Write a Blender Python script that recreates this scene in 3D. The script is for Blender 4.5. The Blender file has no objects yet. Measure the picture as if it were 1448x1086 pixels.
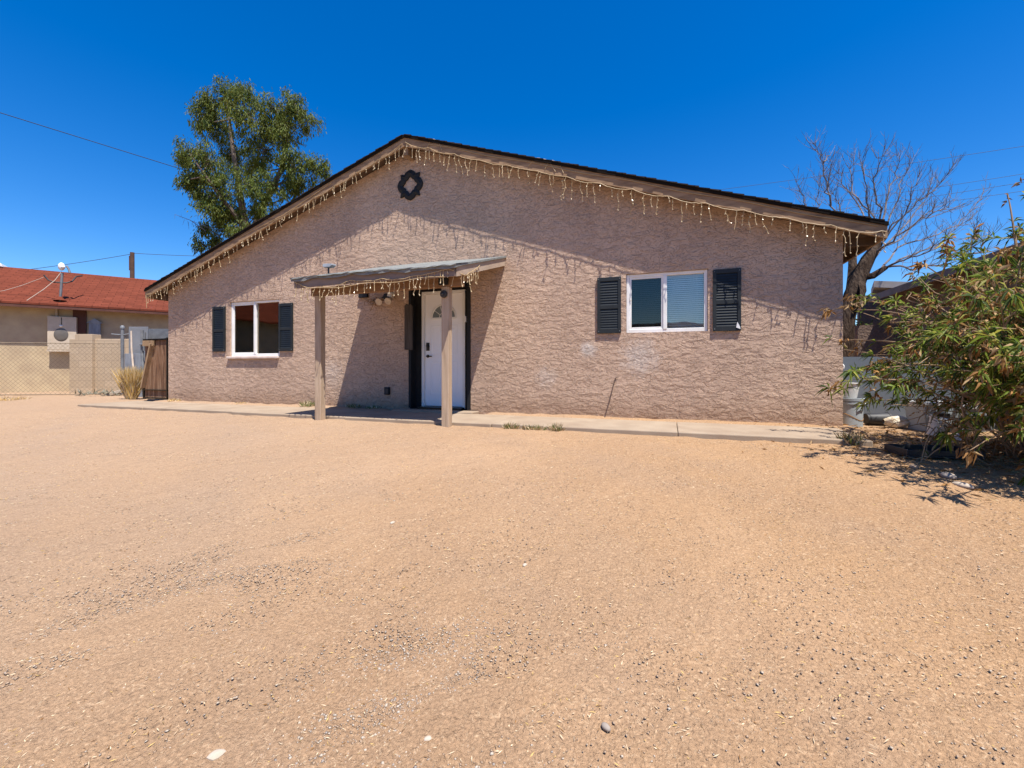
import bpy, math, random
import numpy as np
from mathutils import Vector, Matrix
R = math.radians
rnd = random.Random(7)
nr = np.random.RandomState(11)
scene = bpy.context.scene
COL = scene.collection

# ------------------------------------------------------------------ camera frame (world: facade on y=0, camera in front of it)
YAW = R(19.7); FPX = 620.0; HZ = 520.0; CAMZ = 0.786
CAM = Vector((0.0, -6.987, CAMZ))
FW = Vector((-math.sin(YAW), math.cos(YAW), 0)); RT = Vector((math.cos(YAW), math.sin(YAW), 0))

def at(px, py, Z):
    """world point at distance Z along the view axis seen at photo position px,py"""
    return CAM + FW*Z + RT*((px-724)/FPX*Z) + Vector((0, 0, (HZ-py)/FPX*Z))

def smooth(t):
    t = max(0.0, min(1.0, t)); return t*t*(3-2*t)

def gz(x, y):
    z = -0.03 - 0.01*smooth((x+3)/4.0) + (0.055*smooth((y+.42)/.2) if -11.3 < x < 2.3 and not -4.85 < x < -3.0 and y < 1 else 0) - 0.40*smooth((-y-1.7)/5.0)
    z += 0.05*smooth((-x-11.5)/2.0)*smooth((y+3)/2.5)
    return z

def on_ground(px, py):
    """ground point seen at photo position px,py"""
    Z = 6.0
    for _ in range(40):
        p = at(px, py, Z); g = gz(p.x, p.y)
        Z = (CAMZ-g)*FPX/max(py-HZ, 1.0)
    p = at(px, py, Z); return Vector((p.x, p.y, gz(p.x, p.y)))

# ------------------------------------------------------------------ object helpers
def link(o, parent=None):
    COL.objects.link(o)
    if parent is not None: o.parent = parent
    return o

def tag(o, label=None, cat=None, group=None, kind=None):
    if label: o['label'] = label
    if cat: o['category'] = cat
    if group: o['group'] = group
    if kind: o['kind'] = kind
    return o

def thing(name, loc, label, cat, group=None):
    o = bpy.data.objects.new(name, None); o.empty_display_size = 0.2
    o.location = loc; link(o); return tag(o, label, cat, group)

def wloc(o):
    v = Vector((0, 0, 0))
    while o is not None:
        v += o.location; o = o.parent
    return v

class MB:
    def __init__(s): s.v = []; s.f = []; s.m = []
    def add(s, vs, fs, mi=0):
        b = len(s.v); s.v += [tuple(v) for v in vs]
        for f in fs: s.f.append(tuple(b+i for i in f)); s.m.append(mi)
        return s
    def box(s, x0, x1, y0, y1, z0, z1, mi=0, M=None):
        vs = [Vector((x, y, z)) for x in (x0, x1) for y in (y0, y1) for z in (z0, z1)]
        if M is not None: vs = [M @ v for v in vs]
        return s.add(vs, [(0,1,3,2),(4,6,7,5),(0,4,5,1),(2,3,7,6),(0,2,6,4),(1,5,7,3)], mi)
    def bar(s, a, b, w, h, mi=0, up=Vector((0,0,1))):
        a = Vector(a); b = Vector(b); d = (b-a); L = d.length; d.normalize()
        sx = d.cross(up)
        if sx.length < 1e-4: sx = Vector((1,0,0))
        sx.normalize(); uz = sx.cross(d)
        vs = []
        for p in (a, b):
            for i, j in ((-1,-1),(1,-1),(1,1),(-1,1)): vs.append(p + sx*(w/2*i) + uz*(h/2*j))
        return s.add(vs, [(3,2,1,0),(4,5,6,7),(0,1,5,4),(1,2,6,5),(2,3,7,6),(3,0,4,7)], mi)
    def tube(s, pts, rad, n=6, mi=0, cap=True):
        pts = [Vector(p) for p in pts]
        if not hasattr(rad, '__len__'): rad = [rad]*len(pts)
        vs = []; fs = []; prev = None
        for i, p in enumerate(pts):
            d = (pts[min(i+1, len(pts)-1)] - pts[max(i-1, 0)])
            if d.length < 1e-9: d = Vector((0,0,1))
            d.normalize()
            if prev is None:
                ref = Vector((0,0,1)) if abs(d.z) < .9 else Vector((1,0,0))
                a = d.cross(ref).normalized()
            else:
                a = prev - d*prev.dot(d)
                a = a.normalized() if a.length > 1e-6 else d.orthogonal().normalized()
            prev = a; b = d.cross(a)
            for k in range(n):
                t = 2*math.pi*k/n; vs.append(p + (a*math.cos(t) + b*math.sin(t))*rad[i])
        for i in range(len(pts)-1):
            for k in range(n):
                k2 = (k+1) % n
                fs.append((i*n+k, i*n+k2, (i+1)*n+k2, (i+1)*n+k))
        if cap:
            fs.append(tuple(range(n-1, -1, -1))); fs.append(tuple((len(pts)-1)*n+k for k in range(n)))
        return s.add(vs, fs, mi)
    def lathe(s, prof, c, axis=Vector((0,0,1)), n=20, mi=0):
        axis = Vector(axis).normalized(); a = axis.orthogonal().normalized(); b = axis.cross(a); c = Vector(c)
        vs = []; fs = []
        for r, h in prof:
            for k in range(n):
                t = 2*math.pi*k/n; vs.append(c + axis*h + (a*math.cos(t)+b*math.sin(t))*max(r, 1e-4))
        for i in range(len(prof)-1):
            for k in range(n):
                k2 = (k+1) % n; fs.append((i*n+k, i*n+k2, (i+1)*n+k2, (i+1)*n+k))
        fs.append(tuple(range(n-1, -1, -1))); fs.append(tuple((len(prof)-1)*n+k for k in range(n)))
        return s.add(vs, fs, mi)
    def prism(s, poly, off, mi=0):
        """poly: planar points, extruded by vector off"""
        n = len(poly); poly = [Vector(p) for p in poly]; off = Vector(off)
        vs = poly + [p+off for p in poly]
        fs = [tuple(range(n-1, -1, -1)), tuple(range(n, 2*n))]
        for i in range(n): j = (i+1) % n; fs.append((i, j, n+j, n+i))
        return s.add(vs, fs, mi)
    def ball(s, c, r, mi=0, sz=(1,1,1), n=8, m=5):
        c = Vector(c); vs = []; fs = []
        for i in range(m+1):
            ph = math.pi*i/m
            for k in range(n):
                t = 2*math.pi*k/n
                vs.append(c + Vector((math.sin(ph)*math.cos(t)*sz[0], math.sin(ph)*math.sin(t)*sz[1], math.cos(ph)*sz[2]))*r)
        for i in range(m):
            for k in range(n):
                k2 = (k+1) % n; fs.append((i*n+k, (i+1)*n+k, (i+1)*n+k2, i*n+k2))
        return s.add(vs, fs, mi)
    def build(s, name, mats, parent=None, smooth=False, bevel=0.0, local=False):
        if not isinstance(mats, (list, tuple)): mats = [mats]
        me = bpy.data.meshes.new(name)
        off = Vector((0,0,0)) if local or parent is None else wloc(parent)
        me.from_pydata([(v[0]-off.x, v[1]-off.y, v[2]-off.z) for v in s.v], [], s.f)
        for m in mats: me.materials.append(m)
        me.polygons.foreach_set('material_index', s.m)
        if smooth: me.polygons.foreach_set('use_smooth', [True]*len(s.f)); me.set_sharp_from_angle(angle=R(42))
        me.update()
        o = bpy.data.objects.new(name, me); link(o, parent)
        if bevel > 0:
            b = o.modifiers.new('bevel', 'BEVEL'); b.width = bevel; b.segments = 2; b.limit_method = 'ANGLE'; b.angle_limit = R(40)
        return o

def place(mb_build_obj, loc):
    """re-origin a single-mesh thing at loc (mesh was written in world coordinates)"""
    o = mb_build_obj; loc = Vector(loc)
    o.data.transform(Matrix.Translation(-loc)); o.location = loc; return o

def np_mesh(name, V, F, mats, mi, parent=None, smooth=False):
    """V (n,3) array, F (m,k) array of equal-size faces"""
    me = bpy.data.meshes.new(name)
    V = np.asarray(V, dtype=np.float32); F = np.asarray(F, dtype=np.int32); k = F.shape[1]
    if parent is not None: V = V - np.array(wloc(parent), dtype=np.float32)
    me.vertices.add(len(V)); me.vertices.foreach_set('co', V.ravel())
    me.loops.add(F.size); me.loops.foreach_set('vertex_index', F.ravel())
    me.polygons.add(len(F)); me.polygons.foreach_set('loop_start', np.arange(0, F.size, k, dtype=np.int32))
    for m in mats: me.materials.append(m)
    me.polygons.foreach_set('material_index', np.asarray(mi, dtype=np.int32))
    if smooth: me.polygons.foreach_set('use_smooth', np.ones(len(F), dtype=bool))
    me.update(calc_edges=True); me.validate()
    return link(bpy.data.objects.new(name, me), parent)

def leaves(name, C, D, L, W, mi, mats, parent, fold=0.25, curl=0.0):
    """folded leaf per row: C base, D direction, L length, W width -> 2 quads (6 verts)"""
    C = np.asarray(C, float); D = np.asarray(D, float); D /= np.linalg.norm(D, axis=1)[:, None]+1e-9
    n = len(C); rv = nr.normal(size=(n, 3)); S = np.cross(D, rv); S /= np.linalg.norm(S, axis=1)[:, None]+1e-9
    N = np.cross(S, D); L = np.asarray(L)[:, None]; W = np.asarray(W)[:, None]
    cz = np.array([0, 0, -1.0])*curl*L
    base = C; mid = C + D*L*.5 + N*W*fold*-.5; tip = C + D*L + cz
    lf = C + D*L*.42 + S*W*.5 + N*W*fold*.5; rt = C + D*L*.42 - S*W*.5 + N*W*fold*.5
    V = np.stack([base, lf, mid, rt, tip], 1).reshape(-1, 3)
    i = np.arange(n)*5
    F = np.concatenate([np.stack([i, i+2, i+4, i+1], 1), np.stack([i, i+3, i+4, i+2], 1)])
    return np_mesh(name, V, F, mats, np.concatenate([mi, mi]), parent)

# ------------------------------------------------------------------ materials
class NT:
    def __init__(s, name):
        s.mat = bpy.data.materials.new(name); s.mat.use_nodes = True
        s.t = s.mat.node_tree; s.n = s.t.nodes; s.b = s.n['Principled BSDF']
        s.tc = s.n.new('ShaderNodeTexCoord')
    def l(s, a, b): s.t.links.new(a, b)
    def mapped(s, scale=(1,1,1), rot=(0,0,0), loc=(0,0,0)):
        m = s.n.new('ShaderNodeMapping'); s.l(s.tc.outputs['Object'], m.inputs[0])
        m.inputs['Scale'].default_value = scale; m.inputs['Rotation'].default_value = rot; m.inputs['Location'].default_value = loc
        return m.outputs[0]
    def noise(s, vec, scale, detail=4, rough=.55, dist=0.0):
        t = s.n.new('ShaderNodeTexNoise'); s.l(vec, t.inputs['Vector'])
        t.inputs['Scale'].default_value = scale; t.inputs['Detail'].default_value = detail
        t.inputs['Roughness'].default_value = rough; t.inputs['Distortion'].default_value = dist
        return t.outputs['Fac']
    def ramp(s, fac, stops, interp='LINEAR'):
        r = s.n.new('ShaderNodeValToRGB'); s.l(fac, r.inputs[0]); r.color_ramp.interpolation = interp
        els = r.color_ramp.elements
        while len(els) < len(stops): els.new(.5)
        for e, (p, c) in zip(els, stops):
            e.position = p; e.color = (c, c, c, 1) if not hasattr(c, '__len__') else (*c, 1)
        return r.outputs[0]
    def mix(s, fac, a, b, mode='MIX'):
        m = s.n.new('ShaderNodeMix'); m.data_type = 'RGBA'; m.blend_type = mode
        if hasattr(fac, 'links'): s.l(fac, m.inputs[0])
        else: m.inputs[0].default_value = fac
        for sock, v in ((m.inputs[6], a), (m.inputs[7], b)):
            if hasattr(v, 'links'): s.l(v, sock)
            else: sock.default_value = (*v, 1)
        return m.outputs[2]
    def math(s, op, a, b=None):
        m = s.n.new('ShaderNodeMath'); m.operation = op
        for i, v in enumerate((a, b)):
            if v is None: continue
            if hasattr(v, 'links'): s.l(v, m.inputs[i])
            else: m.inputs[i].default_value = v
        return m.outputs[0]
    def bump(s, h, strength, dist, prev=None):
        b = s.n.new('ShaderNodeBump'); s.l(h, b.inputs['Height'])
        b.inputs['Strength'].default_value = strength; b.inputs['Distance'].default_value = dist
        if prev is not None: s.l(prev, b.inputs['Normal'])
        return b.outputs[0]
    def out(s, color=None, rough=.8, normal=None, spec=.3, metal=0.0):
        if color is not None:
            if hasattr(color, 'links'): s.l(color, s.b.inputs['Base Color'])
            else: s.b.inputs['Base Color'].default_value = (*color, 1)
        if hasattr(rough, 'links'): s.l(rough, s.b.inputs['Roughness'])
        else: s.b.inputs['Roughness'].default_value = rough
        if normal is not None: s.l(normal, s.b.inputs['Normal'])
        s.b.inputs['Specular IOR Level'].default_value = spec; s.b.inputs['Metallic'].default_value = metal
        return s.mat

def simple(name, c1, c2=None, scale=8, rough=.7, bump=.0, bscale=60, bdist=.004, spec=.3, metal=0.0, stretch=(1,1,1), lo=.35, hi=.65):
    t = NT(name); v = t.mapped(stretch)
    if c2 is None: c2 = tuple(x*.8 for x in c1)
    col = t.ramp(t.noise(v, scale, 5), [(lo, c1), (hi, c2)])
    nrm = t.bump(t.noise(v, bscale, 4), bump, bdist) if bump else None
    return t.out(col, rough, nrm, spec, metal)

def m_stucco(name, c1, c2, strength=1.0, big=True):
    t = NT(name); v = t.mapped((1,1,1))
    # skip-trowel stucco: terraced, stretched noise gives raised worm-like edges
    a = t.noise(t.mapped((5.2, 5.2, 11.5)), 1.0, 2.6, .5, .9)
    saw = t.math('FRACT', t.math('MULTIPLY', a, 6.5))
    sawr = t.ramp(saw, [(0.0, 1.0), (.07, .38), (.30, .14), (1.0, .0)])
    b = t.noise(t.mapped((10.0, 10.0, 12.0), loc=(3.1, 1.7, 9.0)), 1.0, 2.0, .5, 1.4)
    saw2 = t.math('FRACT', t.math('MULTIPLY', b, 4.5))
    saw2r = t.ramp(saw2, [(0.0, .7), (.08, .18), (.25, .06), (1.0, .0)])
    fine = t.noise(v, 90, 4)
    h = t.math('ADD', t.math('ADD', sawr, saw2r), t.math('MULTIPLY', fine, .38))
    n = t.bump(h, strength, .011)
    patch = t.noise(v, .7, 5, .6)
    col = t.ramp(patch, [(.3, c1), (.7, c2)])
    st = t.ramp(t.noise(t.mapped((2.2, 2.2, .5)), 1.3, 6, .65), [(.45, 0.0), (.75, 1.0)])
    col = t.mix(t.math('MULTIPLY', st, .26), col, (.22, .15, .11))
    sp = t.ramp(t.noise(v, 38, 3), [(.3, 0.0), (.7, 1.0)])
    col = t.mix(t.math('MULTIPLY', sp, .15), col, (.24, .18, .15))
    # dusty splash zone and faded scuffs low on the wall
    sx = t.n.new('ShaderNodeSeparateXYZ'); t.l(t.tc.outputs['Object'], sx.inputs[0])
    low = t.math('SUBTRACT', 1.0, t.math('MULTIPLY', sx.outputs[2], 2.6))
    low = t.math('MULTIPLY', t.ramp(low, [(.0, 0.0), (1.0, 1.0)]), t.noise(v, 3.0, 4))
    col = t.mix(t.math('MULTIPLY', low, 1.0), col, (.26, .155, .09))
    sc = t.ramp(t.noise(t.mapped((1.3, 1.3, 1.6), loc=(5.2, 0, 2.2)), 1.1, 5, .7), [(.66, 0.0), (.74, 1.0)])
    col = t.mix(t.math('MULTIPLY', sc, .25), col, (.50, .46, .42))
    for (qx, qz, qr, am) in ((-1.21, 1.08, .16, .75), (-.42, .95, .34, .55), (-1.9, .62, .22, .35), (-6.3, .7, .3, .3)):
        vd = t.n.new('ShaderNodeVectorMath'); vd.operation = 'DISTANCE'; t.l(t.tc.outputs['Object'], vd.inputs[0]); vd.inputs[1].default_value = (qx+4.45, -4.0, qz)
        q_ = t.math('ADD', vd.outputs['Value'], t.math('MULTIPLY', t.math('SUBTRACT', t.noise(v, 9, 4, .7), .5), qr*1.6))
        col = t.mix(t.math('MULTIPLY', t.ramp(t.math('DIVIDE', q_, qr), [(.35, 1.0), (1.0, 0.0)]), am), col, (.56, .49, .43))
    return t.out(col, .92, n, .15)

def m_ground():
    t = NT('desert_dirt'); v = t.mapped()
    c = t.ramp(t.noise(v, .45, 6, .6), [(.32, (0.377, 0.227, 0.119)), (.68, (0.442, 0.273, 0.146))])
    g = t.ramp(t.noise(t.mapped((.35, .9, 1), rot=(0, 0, R(-35))), .8, 5, .65), [(.50, 0.0), (.66, 1.0)])
    c = t.mix(t.math('MULTIPLY', g, .40), c, (0.346, 0.226, 0.139))
    p = t.ramp(t.noise(t.mapped((1, .6, 1), rot=(0, 0, R(20)), loc=(4, 2, 0)), .55, 4, .6), [(.52, 0.0), (.70, 1.0)])
    c = t.mix(t.math('MULTIPLY', p, .45), c, (0.503, 0.322, 0.187))
    for ang, off in ((R(-62), 0.0), (R(-55), 4.7)):
        wv = t.n.new('ShaderNodeTexWave'); wv.bands_direction = 'X'; t.l(t.mapped((1, 1, 1), rot=(0, 0, ang), loc=(off, 0, 0)), wv.inputs['Vector'])
        wv.inputs['Scale'].default_value = .165; wv.inputs['Distortion'].default_value = 1.6; wv.inputs['Detail'].default_value = 3; wv.inputs['Detail Scale'].default_value = .9
        tk = t.math('MULTIPLY', t.ramp(wv.outputs['Fac'], [(.72, 0.0), (.95, 1.0)]), t.ramp(t.noise(v, 1.4, 5, .7), [(.38, 0.0), (.66, 1.0)]))
        c = t.mix(t.math('MULTIPLY', tk, .30), c, (0.311, 0.217, 0.148))
    f = t.ramp(t.noise(v, 55, 3, .7), [(.30, 0.0), (.72, 1.0)])
    c = t.mix(t.math('MULTIPLY', f, .36), c, (0.283, 0.160, 0.084))
    w = t.ramp(t.noise(t.mapped((1, 1, 1), loc=(9, 3, 0)), 36, 3, .7, 2.0), [(.56, 0.0), (.64, 1.0)])
    c = t.mix(t.math('MULTIPLY', w, .65), c, (0.578, 0.397, 0.237))
    d = t.ramp(t.noise(t.mapped((1, 1, 1), loc=(2, 8, 0)), 48, 2, .6, 1.2), [(.60, 0.0), (.67, 1.0)])
    c = t.mix(t.math('MULTIPLY', d, .58), c, (0.164, 0.099, 0.056))
    sx = t.n.new('ShaderNodeSeparateXYZ'); t.l(t.tc.outputs['Object'], sx.inputs[0])
    side = t.ramp(t.math('MULTIPLY', t.math('ADD', t.math('ADD', sx.outputs[0], 6.0), t.math('MULTIPLY', t.noise(v, .6, 4), 4.0)), .09), [(.25, 1.0), (.80, 0.0)])
    c = t.mix(t.math('MULTIPLY', side, .45), c, (0.366, 0.273, 0.202))
    n = t.bump(t.noise(v, 4.5, 5, .6), .5, .08)
    n = t.bump(t.noise(v, 14, 5, .65), .55, .04, n)
    n = t.bump(t.noise(v, 65, 5, .7, .6), .95, .016, n)
    return t.out(c, .95, n, .1)

def m_shingle(name, c1, c2, c3, rot=0.0, sx=1.0):
    t = NT(name); v = t.mapped((1, 1, 1), rot=(0, 0, rot))
    b = t.n.new('ShaderNodeTexBrick'); t.l(v, b.inputs['Vector'])
    b.inputs['Scale'].default_value = 1.0; b.inputs['Brick Width'].default_value = .33*sx; b.inputs['Row Height'].default_value = .13
    b.inputs['Mortar Size'].default_value = .008; b.inputs['Color1'].default_value = (*c1, 1); b.inputs['Color2'].default_value = (*c2, 1)
    b.inputs['Mortar'].default_value = (*c3, 1); b.inputs['Bias'].default_value = 0.0
    sp = t.noise(v, 5, 5, .7)
    c = t.mix(t.math('MULTIPLY', t.ramp(sp, [(.35, 0.0), (.7, 1.0)]), .45), b.outputs[0], c3)
    h = t.math('ADD', t.math('MULTIPLY', b.outputs[1], -.6), t.math('MULTIPLY', t.noise(v, 120, 3), .5))
    return t.out(c, .95, t.bump(h, .8, .014), .03)

def m_wood(name, c1, c2, c3, axis='z', scale=1.0, rough=.85):
    t = NT(name); st = {'x': (1.2, 16, 16), 'y': (16, 1.2, 16), 'z': (16, 16, 1.2)}[axis]
    v = t.mapped(tuple(s*scale for s in st))
    g = t.noise(v, 1.6, 6, .65, .5)
    c = t.ramp(g, [(.30, c3), (.48, c1), (.68, c2)])
    c = t.mix(t.math('MULTIPLY', t.ramp(t.noise(t.mapped(), 1.6, 5, .6), [(.4, 0.0), (.7, 1.0)]), .35), c, c3)
    return t.out(c, rough, t.bump(g, .5, .006), .2)

def m_leaf(name, c, back, rough=.5, trans=.35):
    t = NT(name)
    oi = t.noise(t.mapped((1,1,1)), 4.0, 3)
    col = t.ramp(oi, [(.3, tuple(x*.75 for x in c)), (.7, tuple(min(1, x*1.25) for x in c))])
    t.out(col, rough, None, .18)
    tr = t.n.new('ShaderNodeBsdfTranslucent'); tr.inputs[0].default_value = (*back, 1)
    mx = t.n.new('ShaderNodeMixShader'); mx.inputs[0].default_value = trans
    t.l(t.b.outputs[0], mx.inputs[1]); t.l(tr.outputs[0], mx.inputs[2])
    t.l(mx.outputs[0], t.n['Material Output'].inputs[0])
    return t.mat

def m_glass(name, tint, refl=.25):
    t = NT(name)
    tr = t.n.new('ShaderNodeBsdfTransparent'); tr.inputs[0].default_value = (*tint, 1)
    gl = t.n.new('ShaderNodeBsdfGlossy'); gl.inputs['Roughness'].default_value = .015
    gl.inputs[0].default_value = (1, .89, .74, 1)
    n = t.bump(t.noise(t.mapped(), 2.2, 1), .12, .01); t.l(n, gl.inputs['Normal'])
    fr = t.n.new('ShaderNodeFresnel'); fr.inputs[0].default_value = 1.5
    f = t.math('MINIMUM', t.math('ADD', t.math('MULTIPLY', fr.outputs[0], 1.6), refl), 1.0)
    mx = t.n.new('ShaderNodeMixShader'); t.l(f, mx.inputs[0]); t.l(tr.outputs[0], mx.inputs[1]); t.l(gl.outputs[0], mx.inputs[2])
    t.l(mx.outputs[0], t.n['Material Output'].inputs[0]); return t.mat

STUCCO = m_stucco('house_stucco', (.575, .405, .288), (.480, .332, .238), 1.0)
STUCCO_N = simple('neighbour_stucco', (.50, .39, .24), (.40, .30, .19), 2.5, .9, .5, 40, .01)
DIRT = m_ground()
CONC = simple('concrete', (.335, .26, .185), (.27, .20, .14), 2.2, .9, .4, 70, .005)
SHING_B = m_shingle('dark_brown_shingles', (.035, .027, .022), (.055, .042, .035), (.015, .012, .01))
TRIM = simple('tan_fascia_paint', (.34, .215, .120), (.20, .120, .065), 3.0, .75, .4, 30, .004, stretch=(1.2, 1, 5))
TRIM_D = simple('brown_soffit', (.12, .07, .045), (.08, .05, .03), 4, .85)
BLACK = simple('black_paint', (.007, .007, .0075), (.011, .011, .011), 12, .7, .15, 50, .003, .4)
SHUT = simple('black_shutter_vinyl', (.009, .012, .0135), (.013, .017, .018), 6, .6, .0, spec=.4)
WHITE = simple('white_vinyl', (.78, .77, .74), (.70, .68, .63), 3, .45, .0, spec=.4)
DOORW = simple('white_door_paint', (.86, .85, .84), (.82, .81, .80), 2, .4, .0, spec=.4)
SILL = simple('painted_sill', (.62, .52, .45), (.50, .39, .33), 9, .8, .3, 40, .004)
POSTW = m_wood('weathered_post_timber', (.42, .31, .21), (.50, .38, .27), (.30, .21, .14), 'z')
BEAMW = m_wood('brown_beam_timber', (.23, .13, .07), (.30, .18, .10), (.16, .09, .05), 'x')
PFASC = simple('porch_trim_shaded', (.24, .18, .145), (.19, .14, .115), 3, .8, .3, 30, .004, stretch=(1, 1, 4))  # porch trim, shade below the roofing edge put into the colour
PSIDE = simple('porch_trim_sunlit', (.42, .32, .24), (.36, .265, .19), 3, .8, .3, 30, .004, stretch=(1, 1, 4))  # lighter copy of the porch trim, sunlight on the sides put into the colour
ROLL = simple('grey_rolled_roofing', (.145, .15, .142), (.235, .235, .215), 7, .9, .6, 45, .01, stretch=(1, 4, 4))
WIRE = simple('cream_light_wire', (.44, .32, .18), (.36, .25, .13), 20, .5)
BULB = simple('clear_bulb', (.56, .45, .29), (.46, .35, .20), 30, .25, spec=.5)
METAL = simple('galvanised_metal', (.20, .205, .21), (.14, .145, .15), 8, .6, .0, spec=.4, metal=.2)
DARKMET = simple('dark_bronze', (.03, .024, .02), (.05, .04, .03), 9, .35, .0, spec=.5, metal=.7)
BLIND = simple('grey_white_blind', (.80, .80, .80), (.74, .74, .74), 6, .6)
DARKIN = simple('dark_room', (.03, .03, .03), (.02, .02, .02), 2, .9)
GLASS_R = m_glass('window_glass', (.93, .95, .96), .08)
GLASS_S = m_glass('screened_glass', (.42, .45, .46), .0)
SHING_R = m_shingle('red_shingles', (.190, .052, .030), (.140, .039, .023), (.085, .024, .015), rot=R(-54.6), sx=1.2)
RUST = simple('brown_painted_wood', (.11, .045, .03), (.08, .03, .022), 4, .8)
PANEL_N = simple('panel_tan_paint', (.52, .43, .32), (.46, .37, .27), 5, .6)
BLOCK = NT('block_wall')
_b = BLOCK.n.new('ShaderNodeTexBrick'); BLOCK.l(BLOCK.mapped((1, 1, 1), rot=(R(90), 0, 0)), _b.inputs['Vector'])
_b.inputs['Scale'].default_value = 1; _b.inputs['Brick Width'].default_value = .4; _b.inputs['Row Height'].default_value = .2
_b.inputs['Mortar Size'].default_value = .008; _b.inputs['Color1'].default_value = (.47, .36, .245, 1); _b.inputs['Color2'].default_value = (.42, .32, .215, 1)
_b.inputs['Mortar'].default_value = (.34, .26, .18, 1)
BLOCK = BLOCK.out(_b.outputs[0], .92, BLOCK.bump(BLOCK.noise(BLOCK.mapped(), 50, 4), .4, .006), .1)
BLOCK_G = simple('grey_brown_block', (.235, .165, .125), (.165, .118, .092), 3, .95, .8, 18, .03, spec=.05)
GATEW = m_wood('weathered_gate_boards', (.20, .10, .052), (.36, .235, .145), (.075, .043, .027), 'z', .9)
SHEET = simple('grey_sheet_metal', (.25, .255, .26), (.18, .185, .195), 3, .55, .0, metal=.25)
PLY = simple('weathered_grey_ply', (.25, .27, .29), (.17, .18, .20), 3, .8, stretch=(4, 4, 1))
PANEL_B = simple('blue_grey_sheet', (.135, .16, .19), (.115, .138, .165), 2, .6, .15, 8, .01)
BIN = simple('grey_plastic', (.34, .375, .395), (.28, .315, .335), 5, .5, spec=.4)
WPLAST = simple('white_plastic', (.78, .77, .74), (.66, .64, .60), 6, .45, spec=.4)
BPLAST = simple('black_plastic', (.022, .022, .024), (.035, .034, .034), 8, .55, spec=.4)
BAGM = simple('crinkled_white_sack', (.72, .64, .50), (.50, .38, .22), 14, .35, .9, 22, .03, .5)
BARK_D = simple('grey_dark_bark', (.040, .026, .018), (.10, .070, .050), 5, 1.0, 1.0, 14, .05, spec=.03, stretch=(2, 2, .5))
TWIG = simple('dead_twig', (.21, .175, .165), (.11, .09, .085), 5, .85)
BARK_P = simple('pale_bark', (.16, .125, .095), (.10, .075, .055), 3, .85)
STEM = simple('tan_stem', (.36, .24, .14), (.24, .155, .085), 6, .8)
L1 = m_leaf('leaf_olive', (.105, .140, .024), (.20, .22, .025))
L2 = m_leaf('leaf_dark', (.055, .085, .022), (.08, .13, .03))
L3 = m_leaf('leaf_light', (.145, .165, .030), (.29, .29, .045))
B1 = m_leaf('oleander_green', (.125, .165, .022), (.20, .29, .04), .45)
B2 = m_leaf('oleander_dark', (.055, .085, .020), (.09, .15, .03), .45)
B3 = m_leaf('oleander_yellow', (.27, .26, .055), (.42, .40, .07), .5)
DRY1 = m_leaf('dry_leaf_rust', (.30, .155, .055), (.36, .18, .05), .8, .25)
DRY2 = m_leaf('dry_leaf_tan', (.40, .27, .14), (.40, .26, .11), .8, .25)
STRAW = m_leaf('straw', (.66, .46, .17), (.62, .42, .12), .8, .25)
STRAW2 = m_leaf('straw_pale', (.66, .52, .34), (.5, .4, .2), .8, .15)
WEED = m_leaf('weed_green', (.13, .16, .05), (.2, .25, .06), .7)
ST1 = simple('stone_pale', (.46, .38, .30), (.38, .31, .23), 20, .9)
ST2 = simple('stone_tan', (.36, .255, .17), (.29, .20, .13), 20, .9)
ST3 = simple('stone_grey', (.27, .225, .185), (.31, .26, .215), 20, .9)
CABLE = simple('black_cable', (.02, .02, .022), (.03, .03, .03), 5, .6)
PVC = simple('white_pipe', (.55, .45, .36), (.46, .36, .27), 5, .5)

# ------------------------------------------------------------------ ground and path
def graded(lo, hi, step, far):
    a = list(np.arange(lo, hi+1e-6, step)); s = step
    l = []; x = lo
    while x > -far: s *= 1.35; x -= s; l.append(x)
    s = step; r = []; x = hi
    while x < far: s *= 1.35; x += s; r.append(x)
    return l[::-1] + a + r
xs = graded(-19, 7, .2, 600); ys = graded(-9, 8, .2, 600)
nn = nr.normal(size=(len(ys), len(xs)))*.006
V = [(x, y, gz(x, y) + (nn[j, i] if abs(x) < 20 and abs(y) < 10 else 0)) for j, y in enumerate(ys) for i, x in enumerate(xs)]
nx = len(xs)
F = [(j*nx+i, j*nx+i+1, (j+1)*nx+i+1, (j+1)*nx+i) for j in range(len(ys)-1) for i in range(nx-1)]
g = np_mesh('ground', V, F, [DIRT], np.zeros(len(F)), None, True); tag(g, 'bare tan desert dirt yard running up to the house', None, None, 'structure')

sl = MB()
cuts = [-11.65, -9.6, -7.2, -4.75, -2.3, .1, 2.02]
for i in range(6):
    x0, x1 = cuts[i]+.002, cuts[i+1]-.002
    y0a = -1.42 + .03*math.sin(i*1.7); top = .018
    sl.prism([(x0, -.33, -.2), (x0, y0a, -.2), (x1, y0a+.01, -.2), (x1, -.33, -.2)], (0, 0, .2+top))
sl.prism([(-4.7, -.325, -.2), (-4.7, -.02, -.2), (-3.1, -.02, -.2), (-3.1, -.325, -.2)], (0, 0, .235))
o = sl.build('path', CONC, None, False, .012); tag(o, 'pale concrete walk along the front of the house', None, None, 'structure')

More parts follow.
